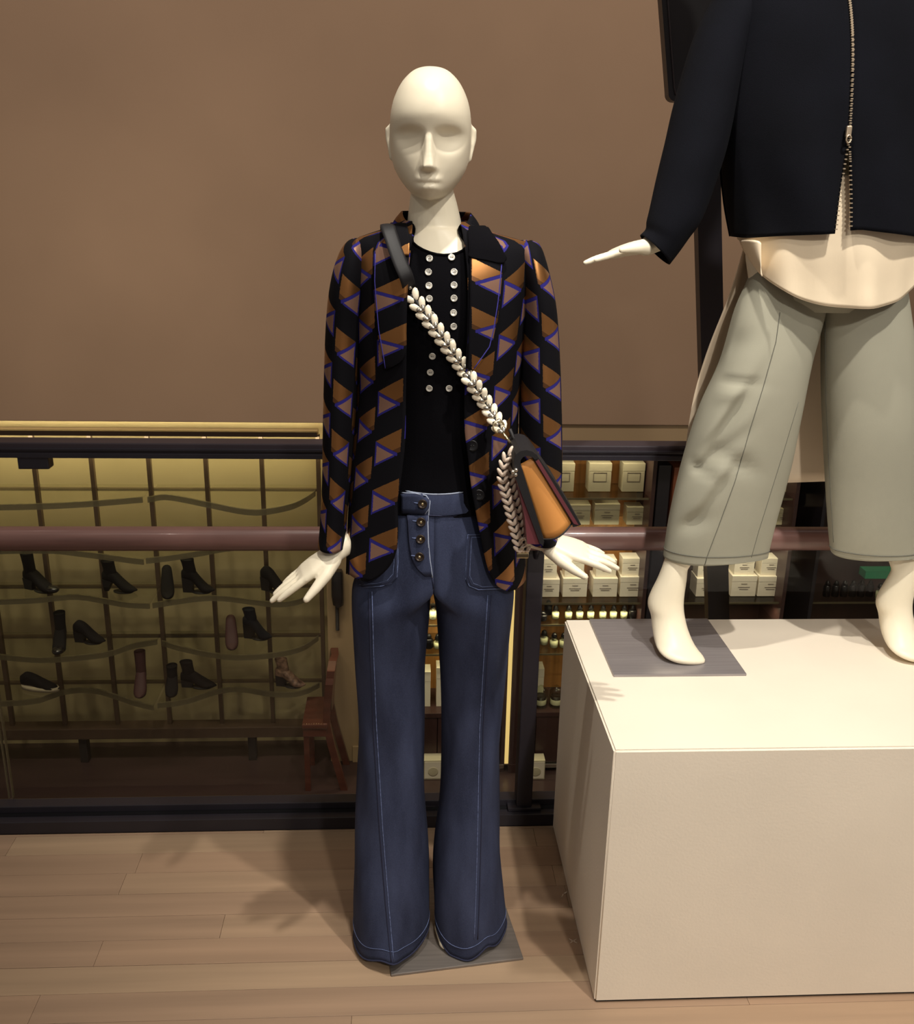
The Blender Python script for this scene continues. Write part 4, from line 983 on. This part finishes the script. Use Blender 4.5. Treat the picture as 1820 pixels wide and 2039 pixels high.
lap2 = patch('lapel', bvh(fpr), rowz([(500, 932, 990), (515, 933, 998), (526, 934, 998), (560, 934, 995), (600, 934, 991), (651, 932, 983), (690, 931, 974), (705, 931, 965), (735, 930, 942)], 40), .005, M_jacq, blz, 12, .003, uvr)
M_pipe = mat('blue_piping', lin(52, 46, 140), .7)
for lp, pts in ((lap1, [(748, 506), (747, 560), (750, 600), (755, 657), (764, 708), (768, 733)]), (lap2, [(998, 527), (995, 560), (991, 600), (983, 651), (974, 690), (943, 734)])):
    lines('lapel_piping', bvh(lp, fpl, fpr), pts, .0013, M_pipe, lp, .001)
# collar: a standing fall around the neck
cb, ct = [], []
NCO = 40
for j in range(NCO+1):
    ph = math.radians(-50)+math.radians(-260)*j/NCO                # left front, around the back, right front
    ff = max(0, math.cos(ph))
    low = Vector((hx+.014+math.sin(ph)*(.078), Y1+.012-math.cos(ph)*.078, at(860, 466, Y1).z-.010-ff*.055))
    hi = Vector((hx+.014+math.sin(ph)*(.063-.002), Y1+.012-math.cos(ph)*.066, at(860, 424, Y1).z-ff*.030))
    cb.append(low); ct.append(hi)
co_ = []
for k_ in range(9):
    t = k_/8; row_ = []
    for a, b in zip(ct, cb):
        p = a+(b-a)*t; p += Vector(((b-a).x, (b-a).y, 0))*(.5*math.sin(math.pi*t)); row_.append(p)
    co_.append(row_)
cv = [p for r in co_ for p in r]
mesh('collar', cv, [(i*(NCO+1)+j, i*(NCO+1)+j+1, (i+1)*(NCO+1)+j+1, (i+1)*(NCO+1)+j) for i in range(8) for j in range(NCO)], M_jacq, blz, uvs=[(j*.0085, -i*.007) for i in range(9) for j in range(NCO+1)], solid=.003)
col2 = patch('collar_fall', bvh(fpr), rowz([(458, 930, 968), (470, 930, 975), (490, 931, 990), (505, 932, 998), (516, 934, 1004), (521, 966, 1003), (527, 990, 997)], 20), .0075, M_knit, blz, 12, .003)
col1 = patch('collar_fall', bvh(fpl), rowz([(452, 782, 812), (465, 776, 815), (485, 786, 817), (500, 796, 817), (512, 806, 816)], 16), .0075, M_jacq, blz, 10, .003, lambda x, y_: ((x-700)*.001, -y_*.001))
for px, py in ((940, 887), (953, 985)):
    p = cast(TB, px, py, .001)
    if p: button('button', p, Vector((-.1, -1, .05)).normalized(), .0105, M_jbutton, blz)
# ------------------------------------------------------------------ cross-body bag
bag = thing('crossbody_bag', 'small tan and black leather shoulder bag with braided straps at the blazer side', 'handbag', (at(1090, 1040, 1.68).x, 1.70, at(1090, 1080, 1.68).z))
TS = bvh(knit, fpl, fpr, lap1, lap2, col1)
YG = 1.615                                                          # depth of the gusset facing the camera
def gp(px, py, dy=0): p = at(px, py, YG); p.y += dy; return p
BD = .115
# gusset: tan side wall with a soft bulge
tl, tr_, br, bl_ = (1036, 926), (1062, 912), (1142, 1040), (1082, 1075)
rows_ = []
for i in range(13):
    t = i/12; L_ = (tl[0]+(bl_[0]-tl[0])*t, tl[1]+(bl_[1]-tl[1])*t); R__ = (tr_[0]+(br[0]-tr_[0])*t, tr_[1]+(br[1]-tr_[1])*t); r = []
    for j in range(9):
        s = j/8; x = L_[0]+(R__[0]-L_[0])*s; y_ = L_[1]+(R__[1]-L_[1])*s + 9*math.sin(math.pi*s)*t**3
        r.append(gp(x, y_, -.010*math.sin(math.pi*s)*t + .004))
    rows_.append(r)
mesh('gusset', [p for r in rows_ for p in r], [(i*9+j, i*9+j+1, (i+1)*9+j+1, (i+1)*9+j) for i in range(12) for j in range(8)], M_tan, bag, solid=.003)
G().tube([rows_[0][0]]+[r[0] for r in rows_]+rows_[-1][1:]+[r[-1] for r in rows_[::-1]], .0016, 6).make('edge_binding', M_blkleather, bag)
def slab(name, outline, y0, y1, mt, bev=0):
    return fixn(G().prism([gp(x, y_, y0) for x, y_ in outline], (0, y1-y0, 0)).make(name, mt, bag, smooth=False))
# front wall: burgundy below, black flap over it, black back wall
slab('front_wall', [(1026, 940), (1032, 935), (1082, 1083), (1068, 1084), (1050, 1083), (1045, 1030)], .0, BD, M_burg)
fo = [(1024, 925), (1023, 915), (1027, 904), (1036, 897), (1048, 895), (1060, 898), (1068, 905), (1071, 912), (1064, 914), (1060, 910), (1050, 906), (1041, 909), (1036, 916), (1036, 927), (1083, 1076), (1081, 1086), (1074, 1080), (1064, 1052), (1024, 945)]
slab('flap', fo, -.004, BD, M_blkleather)
slab('back_wall', [(1062, 912), (1069, 906), (1112, 968), (1157, 1044), (1152, 1046), (1141, 1049), (1139, 1040)], -.002, BD, M_blkleather)
slab('back_lining', [(1066, 918), (1072, 914), (1152, 1045), (1142, 1042)], -.003, BD-.01, M_burg)
slab('bottom', [(1082, 1075), (1142, 1040), (1139, 1036), (1080, 1071)], .004, BD, M_blkleather)
q0 = gp(1020, 937, -.008)
for dx, dz in ((0, 0), (.005, -.005), (.0055, .003)): G().ball(q0+Vector((dx, 0, dz)), .0038, 10, 8).make('turn_clasp', M_silver, bag)
# strap: leather upper half, braided lower half
def spine(pts, off):
    out = []
    for x, y_ in pts:
        p = cast(TS, x, y_, off); out.append(p if p is not None else at(x, y_, 1.73))
    for _ in range(3): out = [out[0]]+[(a+b*2+c)/4 for a, b, c in zip(out[:-2], out[1:-1], out[2:])]+[out[-1]]
    return out
def along(a, b, n, bow=0): return [(a[0]+(b[0]-a[0])*i/n+bow*math.sin(math.pi*i/n), a[1]+(b[1]-a[1])*i/n) for i in range(n+1)]
up_ = spine(along((776, 462), (819, 578), 14), .009)
sh0 = up_[0]
over = [sh0+Vector((.0, .10, -.05)), sh0+Vector((-.002, .06, .0)), sh0+Vector((-.001, .028, .004))]
G().tube(over+up_, .0138, 10, flat=.18, up=(0, -1, .3)).make('leather_strap', M_blkleather, bag)
G().ball(up_[-1]+Vector((0, -.003, .004)), .004, 10, 8).make('strap_rivet', M_silver, bag)
lowp = along((822, 588), (986, 842), 52, 5)
lw = spine(lowp, .012)
k0 = 10
for i in range(len(lw)-k0, len(lw)): lw[i] = lw[i]+Vector((0, -.055*((i-(len(lw)-k0))/k0)**1.5, 0))
G().tube(lw, .0045, 8).make('strap_core', M_blkleather, bag)
def leaf(p, d, n_, s_, sgn, L_, w, mt, name='braid_leaf'):
    """one folded leather lobe of a braid"""
    c = p + s_*(sgn*w*.55); ax = (d*.80 - s_*sgn*.55).normalized(); sd_ = n_.cross(ax).normalized()
    R = Matrix((ax, sd_, n_)).transposed()
    return G().ball(c+n_*.002, (L_*.5, w*.50, .0036), 10, 6, R).make(name, mt, bag)
def braid(path, step, L_, w, mt, stud=None, off=0):
    acc = 0; nxt = off; k_ = 0
    for a, b in zip(path[:-1], path[1:]):
        seg = (b-a).length
        while nxt < acc+seg:
            p = a+(b-a)*((nxt-acc)/seg); d = (b-a).normalized(); n_ = (CAM-p).normalized(); n_ = (n_-d*n_.dot(d)).normalized(); s_ = n_.cross(d)
            for sg in (-1, 1): leaf(p, d, n_, s_, sg, L_, w, mt)
            if stud and k_ > 0:
                for sg in (-1, 1):
                    R = Matrix(((d*.8-s_*sg*.5).normalized(), n_.cross((d*.8-s_*sg*.5).normalized()), n_)).transposed()
                    G().ball(p+d*step*.45+s_*(sg*.0032)+n_*.0055, (.0070, .0044, .0030), 8, 6, R).make('heart_stud', M_silver, bag)
            nxt += step; k_ += 1
        acc += seg
braid(lw, .0185, .0240, .0128, M_white, 1, .004)
e0 = lw[-1]; r1 = at(993, 850, e0.y-.003)
def ringo(c, r, t, mt, name, n_):
    q = Vector(n_).to_track_quat('Z', 'Y').to_matrix()
    G().tube([c+q @ Vector((r*math.cos(a), r*math.sin(a), 0)) for a in [2*math.pi*j/20 for j in range(21)]], t, 6).make(name, mt, bag)
ringo(r1, .0105, .0018, M_gold, 'strap_ring', (.2, -1, .2))
ca, cb_ = at(1002, 862, r1.y-.004), at(1020, 886, r1.y-.008)
G().tube([ca, cb_], .0042, 8, flat=.6).make('snap_hook', M_gold, bag)
G().tube([ca+Vector((.012, .004, .006)), ca+Vector((.018, .004, -.008)), cb_+Vector((.006, .002, .006))], .0035, 8).make('hook_guard', M_blkleather, bag)
ringo(at(1028, 890, cb_.y), .0095, .0016, M_silver, 'bag_ring', (-.2, -1, .1))
G().tube([at(1030, 900, cb_.y), at(1034, 893, cb_.y-.002)], .0042, 8).make('ring_tab', M_silver, bag)
# folded second strap hanging down
YS = 1.66
s1 = [at(x, y_, YS) for x, y_ in ((1022, 900), (1008, 912), (1001, 940), (1003, 965), (1012, 1000), (1019, 1030), (1028, 1065), (1036, 1100))]
s2 = [at(x, y_, YS+.006) for x, y_ in ((1024, 912), (1018, 935), (1016, 960), (1024, 990), (1032, 1020), (1037, 1050), (1043, 1080), (1046, 1096))]
for s_ in (s1, s2):
    pp = []
    for i in range(40):
        t = i/39*(len(s_)-1); tab = [(k_, p.x, p.y, p.z) for k_, p in enumerate(s_)]; pp.append(Vector(interp(tab, t)))
    G().tube(pp, .0035, 6).make('strap_core', M_blkleather, bag)
    braid(pp, .0135, .020, .0080, M_whitedim, None, .003)
p = at(1039, 1105, YS); G().box(p-Vector((.010, .005, .005)), p+Vector((.012, .005, .005)), .0015).make('strap_end', M_gold, bag, smooth=False)
for x, y_ in ((1040, 1072), (1040, 1090)): p = at(x, y_, YS-.008); G().tube([p-Vector((.006, 0, .004)), p+Vector((.006, 0, .004))], .0018, 6).make('strap_pin', M_silver, bag)

# ------------------------------------------------------------------ second mannequin on the plinth
Y2 = 2.05; ZP = plz
man2 = thing('mannequin', 'cream mannequin cropped at the neck standing on the plinth in the navy jacket', 'mannequin', (at(1645, 900, Y2).x, Y2, ZP))
g = G()
X2 = at(1645, 500, Y2).x; XC2 = at(1645, 100, Y2).x
WH = at(1290, 490, 2.02)
dH = (at(1182, 514, 1.985)-WH).normalized()
hand(g, WH, dH, (-.28, .10, .95), 1, .170, .03, .02, (.80, .10))
shp = at(1478, 20, Y2)
g.tube([shp, at(1400, 250, 2.03), at(1345, 420, 2.02), at(1312, 480, 2.02), WH], [.042, .034, .027, .023, .019], 12, True)
sh2 = Vector((2*XC2-shp.x, Y2, shp.z))
g.tube([sh2, sh2+Vector((.10, 0, -.28)), sh2+Vector((.16, -.03, -.5))], [.042, .034, .02], 12, True)
hand(g, sh2+Vector((.16, -.03, -.5)), (.35, -.15, -.92), (.9, -.1, .35), -1, .17, .05, .02, (.8, -.2))
zn = at(1645, -60, Y2).z
g.loft([[Vector((XC2+a*math.cos(t), Y2+b*math.sin(t), z)) for t in [2*math.pi*j/24 for j in range(24)]] for z, a, b in ((1.40, .09, .045), (1.50, .115, .06), (1.62, .12, .08), (1.78, .14, .10), (1.90, .16, .10), (1.96, .15, .085), (1.995, .10, .07), (2.02, .06, .06), (2.16, .05, .05))])
head(g, Vector((XC2, Y2-.02, 2.13)), .22, math.radians(-12))
for pts, rr in (([at(1575, 580, Y2), at(1500, 820, Y2), at(1430, 1000, 2.05), at(1368, 1090, 2.05), at(1347, 1130, 2.047)], [.05, .045, .04, .030, .024]), ([at(1725, 580, Y2), at(1765, 820, Y2), at(1790, 1000, 2.07), at(1795, 1110, 2.06), at(1796, 1130, 2.05)], [.05, .045, .04, .030, .024])):
    g.tube(pts, rr, 14, True)
FT = [(1105, 1326, 1372, 2.048, .025), (1118, 1323, 1370, 2.047, .026), (1150, 1311, 1367, 2.048, .029), (1185, 1294, 1362, 2.052, .033), (1205, 1290, 1361, 2.052, .035), (1225, 1296, 1363, 2.048, .036), (1250, 1299, 1369, 2.036, .038), (1275, 1303, 1379, 2.016, .040), (1293, 1309, 1390, 1.994, .036), (1306, 1320, 1401, 1.978, .028), (1316, 1338, 1405, 1.968, .017), (1321, 1356, 1402, 1.964, .007)]
fr_ = [ring2(a, b, Y, d_, 24) for a, b, Y, d_ in dense([((a, y_), (b, y_), Y, d_) for y_, a, b, Y, d_ in FT], 4)]
g.loft(fr_)
an = at(1796, 1110, 2.08); o_ = an-at(1349, 1110, 2.047); o_.z = 0; o_.y = .0
g.loft([[p+o_ for p in r] for r in fr_])
body2 = remeshed(g, 'body', M_mann, man2, .003, 5)
G().box((.466, 1.912, ZP), (.764, 2.207, ZP+.006), .0015).make('base_plate', M_steel, man2, smooth=False)
# sage trousers
tro = thing('wide_trousers', 'wide cropped sage green trousers on the plinth mannequin', 'trousers', (X2, Y2, ZP+.2))
T1 = [(500, 1512, 1655, .05), (560, 1490, 1650, .055), (620, 1465, 1640, .062), (721, 1437, 1611, .075), (817, 1394, 1592, .078), (922, 1360, 1572, .070), (1022, 1336, 1546, .062), (1085, 1325, 1531, .055), (1108, 1322, 1527, .052)]
T2 = [(500, 1625, 1790, .05), (560, 1632, 1800, .055), (620, 1639, 1808, .062), (749, 1640, 1824, .075), (850, 1643, 1832, .078), (954, 1647, 1838, .070), (1040, 1651, 1842, .062), (1085, 1654, 1843, .055), (1100, 1656, 1844, .052)]
FOLD = [(1452, 690, 26, 30, .016, .5), (1448, 760, 9, 40, .014, -.1), (1462, 830, 16, 60, .020, 1.0), (1430, 905, 14, 46, .016, .7), (1395, 935, 10, 26, .012, -.6), (1465, 920, 18, 30, .012, -.5), (1420, 990, 12, 50, .008, .9), (1385, 1040, 20, 24, .012, .4), (1405, 860, 12, 40, -.010, .9), (1420, 955, 12, 44, -.010, .8), (1445, 785, 16, 22, -.010, .2), (1395, 1000, 14, 34, -.008, .7)]
tl_objs = []
for k_, T_ in ((0, T1), (1, T2)):
    rr = dense([((a, y_), (b, y_), Y2-.004, d_) for y_, a, b, d_ in T_], 10); rings = []
    for i, (pa, pb, Y, b) in enumerate(rr):
        r = ring2(pa, pb, Y, b, 72, None, 2.3)
        for j, p in enumerate(r):
            th = 2*math.pi*j/72
            if math.sin(th) > 0 and k_ == 0:
                w = 910 + F*((p-CAM).dot(RC))/((p-CAM).dot(FW)); q = 1019.5 - F*((p-CAM).dot(UC))/((p-CAM).dot(FW))
                for fx, fy, sx, sy, am, sl_ in FOLD:
                    u_ = (w-fx)*math.cos(sl_)+(q-fy)*math.sin(sl_)*-1; v_ = (w-fx)*math.sin(sl_)+(q-fy)*math.cos(sl_)
                    p.y += am*.85*math.exp(-(v_/(sx*.85))**2-(u_/(sy*1.4))**2)*min(1, math.sin(th)*2.5)
            p.y -= .004*math.sin(3*th+i*.03+k_)*(i/len(rr))
            if i == len(rr)-1: p.z += .004*math.sin(2*th)
        rings.append(r)
    o = fixn(G().loft(rings, cap=False).make('trouser_leg', M_trous, tro)); s_ = o.modifiers.new('solid', 'SOLIDIFY'); s_.thickness = .002; s_.offset = -1; tl_objs.append(o)
    hm = rings[-9]; cc = sum(hm, Vector())/72
    G().tube([p+Vector((p.x-cc.x, p.y-cc.y, 0)).normalized()*.0005 for p in hm+[hm[0]]], .0011, 5).make('hem_seam', M_trseam, tro)
G().loft([[Vector((X2+a*math.cos(t), Y2+b*math.sin(t), z)) for t in [2*math.pi*j/32 for j in range(32)]] for z, a, b in ((1.395, .115, .06), (1.42, .140, .075), (1.50, .140, .085), (1.58, .12, .085))]).make('seat', M_trous, tro)
TT = bvh(*tl_objs)
lines('front_seam', TT, [(1553, 622), (1545, 680), (1520, 770), (1495, 850), (1463, 960), (1430, 1050), (1408, 1108), (1403, 1126)], .0008, M_trseam, tro)
lines('inner_seam', TT, [(1590, 800), (1560, 900), (1535, 980), (1510, 1060), (1496, 1110)], .0006, M_trseam, tro)
lines('inner_seam', TT, [(1643, 640), (1645, 800), (1652, 950), (1660, 1080)], .0006, M_trseam, tro)
# cream blouse with its long back
BT = sect([(380, 1470, 1822, .135, .12), (440, 1471, 1822, .135, .12), (500, 1474, 1820, .135, .125), (560, 1482, 1814, .13, .125), (620, 1488, 1812, .128, .125)], Y2)
blo = thing('cream_blouse', 'loose cream silk blouse under the navy jacket with a long back panel', 'blouse', (X2, Y2, 1.40))
zfr, zsd = at(1640, 612, Y2-.13).z, at(1478, 478, Y2).z
def bhem(ph):
    c = math.cos(ph); return zfr+(zsd-zfr)*min(1, (1-c))**1.25 if c > 0 else zsd+.01*(-c)
def bw(p, ph, z):
    k_ = max(0, min(1, (1.58-z)/.15)); return Vector((0, -.007*k_*math.sin(ph*7+.5)-.004*k_*math.sin(ph*13), 0))
v, f, u = shell(BT, Y2, lambda p: 1.66, bhem, lambda z: -math.pi, lambda z: math.pi, 40, 96, 0, (0, 0), 1, bw)
bo = mesh('body', v, f, M_blouse, blo, solid=.0015)
nh_ = len(v)-97
G().tube([p for p in v[nh_:]], .0016, 5).make('rolled_hem', M_blouse, blo)
pk = patch('placket', bvh(bo), rowz([(482, 1605, 1640), (540, 1606, 1636), (606, 1607, 1626)], 10), .0022, M_blouse, blo, 4, .0015)
fp = [(1474, 478, 2.02), (1490, 476, 1.985), (1516, 478, 1.95)]
rows_ = []
for i in range(9):
    t = i/8; rows_.append([at(1472+30*t**1.2, 480+50*t, 2.05-.03*t), at(1480+30*t, 478+66*t, 1.98-.02*t), at(1497+24*t, 478+82*t-8*t*t, 1.935), at(1516-2*t, 480+70*t, 1.93)])
mesh('side_flap', [p for r in rows_ for p in r], [(i*4+j, i*4+j+1, (i+1)*4+j+1, (i+1)*4+j) for i in range(8) for j in range(3)], M_blouse, blo, solid=.0012, subd=1)
rows_ = []
for i in range(25):
    t = i/24; y_ = 485+(968-485)*t; xl = interp([(0, 1484, 0), (.2, 1455, 0), (.45, 1408, 0), (.65, 1380, 0), (.85, 1366, 0), (1, 1362, 0)], t)[0]; xr = 1790+60*t
    rows_.append([at(xl+(xr-xl)*j/24, y_-16*(j/24), 2.172+.010*math.sin(j*.9+t*2)*t+(-.10*(1-j/4)**2*(1-t*.6) if j < 4 else 0)) for j in range(25)])
mesh('back_panel', [p for r in rows_ for p in r], [(i*25+j, i*25+j+1, (i+1)*25+j+1, (i+1)*25+j) for i in range(24) for j in range(24)], M_coat, blo, solid=.0015)
# navy jacket
NT = sect([(-92, 1592, 1694, .065, .07), (-78, 1560, 1728, .075, .08), (-60, 1510, 1778, .085, .09), (-40, 1470, 1818, .10, .10), (0, 1442, 1846, .125, .115), (80, 1434, 1854, .145, .13), (200, 1435, 1855, .155, .14), (330, 1439, 1851, .158, .145), (400, 1449, 1844, .158, .145), (475, 1460, 1838, .158, .145), (540, 1464, 1836, .158, .145)], Y2)
nav = thing('navy_jacket', 'dark navy wool zip jacket, half unzipped, on the plinth mannequin', 'jacket', (X2, Y2, 1.55))
YF2 = Y2-.155
def opn(pts): return sorted((at(x, y_, YF2).z, at(x, y_, YF2).x) for x, y_ in pts)
NL = opn([(1701, -100), (1700, 77), (1694, 200), (1689, 282), (1682, 330), (1672, 400), (1661, 470)])
NR = opn([(1702, -100), (1701, 77), (1695, 200), (1691, 282), (1693, 330), (1695, 400), (1694, 470)])
zhn = at(1470, 478, YF2).z; zhn2 = at(1662, 462, YF2).z; zhn3 = at(1694, 457, YF2).z
nw = lambda p, ph, z: Vector((math.sin(ph)*.003*math.sin(z*24+ph*3), .005*math.sin(ph*8+z*9)*max(0, min(1, (1.9-z)*3)), 0))
def mk(O, s_, zh, uvo):
    return shell(NT, Y2, lambda p: NT[-1][0]-.002, lambda p: zh+(zhn-zh)*min(1, abs(p)/1.2), lambda z: phio(NT, O, z if z else 1.6), lambda z: s_*1.72, 60, 30, 0, uvo, 1, nw)
a_ = mk(NL, -1, zhn2, (0, 0)); nl_ = mesh('front_panel', *a_[:2], M_navy, nav, solid=.003)
b_ = mk(NR, 1, zhn3, (0, 0)); nr_ = mesh('front_panel', *b_[:2], M_navy, nav, solid=.003)
c_ = shell(NT, Y2, lambda p: NT[-1][0]-.002, lambda p: zhn, lambda z: 1.72, lambda z: 2*math.pi-1.72, 40, 30, 0, (0, 0), 1, nw)
nb_ = mesh('back_panel', *c_[:2], M_navy, nav, solid=.003)
for arr, nm in ((a_, 'zip_facing'), (b_, 'zip_facing')):
    ed = [arr[0][i*31] for i in range(61)]; ed = [p for p in ed if p.z < at(1690, 250, YF2).z]
    mesh(nm, [q for p in ed for q in (p+Vector((0, .003, 0)), p+Vector((-.004 if arr is a_ else .014, .03, 0)))], [(2*i, 2*i+1, 2*i+3, 2*i+2) for i in range(len(ed)-1)], M_navyin, nav)
for arr in (a_, b_):
    ed = [arr[0][i*31] for i in range(61)]; tg = G(); L_ = 0
    for a, b in zip(ed[:-1], ed[1:]):
        n_ = max(1, int((b-a).length/.0042)); 
        for q in range(n_):
            p = a+(b-a)*(q/n_); tg.box(p-Vector((.0022, .0035, .0011)), p+Vector((.0022, .001, .0011)))
    tg.make('zip_teeth', M_zip, nav, smooth=False)
sp_ = at(1689.5, 262, YF2-.006); s_o = G().box(sp_-Vector((.005, .004, .010)), sp_+Vector((.005, .003, .010)), .002).make('zip_slider', M_zip, nav, smooth=False)
pv = at(1690, 277, YF2-.010)
ringo_pts = [pv+Vector((.0045*math.cos(a), 0, .0065*math.sin(a))) for a in [2*math.pi*j/14 for j in range(15)]]
G().tube(ringo_pts, .0018, 6).make('zip_pull', M_zip, s_o); G().tube([sp_+Vector((0, -.004, -.006)), pv+Vector((0, 0, .006))], .0022, 6).make('pull_link', M_zip, s_o)
SN = [((1468, -42), (1506, -30), 2.05, .03), ((1442, -28), (1504, 0), 2.05, .06), ((1416, 8), (1496, 50), 2.05, .078), ((1384, 78), (1478, 130), 2.048, .082), ((1346, 203), (1454, 240), 2.042, .080), ((1326, 290), (1438, 312), 2.036, .075), ((1309, 362), (1414, 385), 2.03, .068), ((1296, 416), (1392, 440), 2.022, .060), ((1290, 440), (1368, 474), 2.02, .055), ((1288, 456), (1350, 500), 2.02, .050), ((1277, 468), (1331, 526), 2.02, .046)]
ns1 = sleeve('sleeve', dense(SN, 6), nav, M_navy, (0, 0), 1, 36, .006)
SN2 = []
for (pa, pb, Y, b) in dense(SN, 6):
    pass
xm = XC2
vs = [Vector((2*xm-v.co.x*1-2*nav.location.x, v.co.y, v.co.z)) for v in ns1.data.vertices]
vs = [Vector((2*xm-(v.co.x+nav.location.x)-nav.location.x, v.co.y, v.co.z)) for v in ns1.data.vertices]
mesh('sleeve', vs, [tuple(reversed(p.vertices)) for p in ns1.data.polygons], M_navy, nav, world=False, solid=.003)
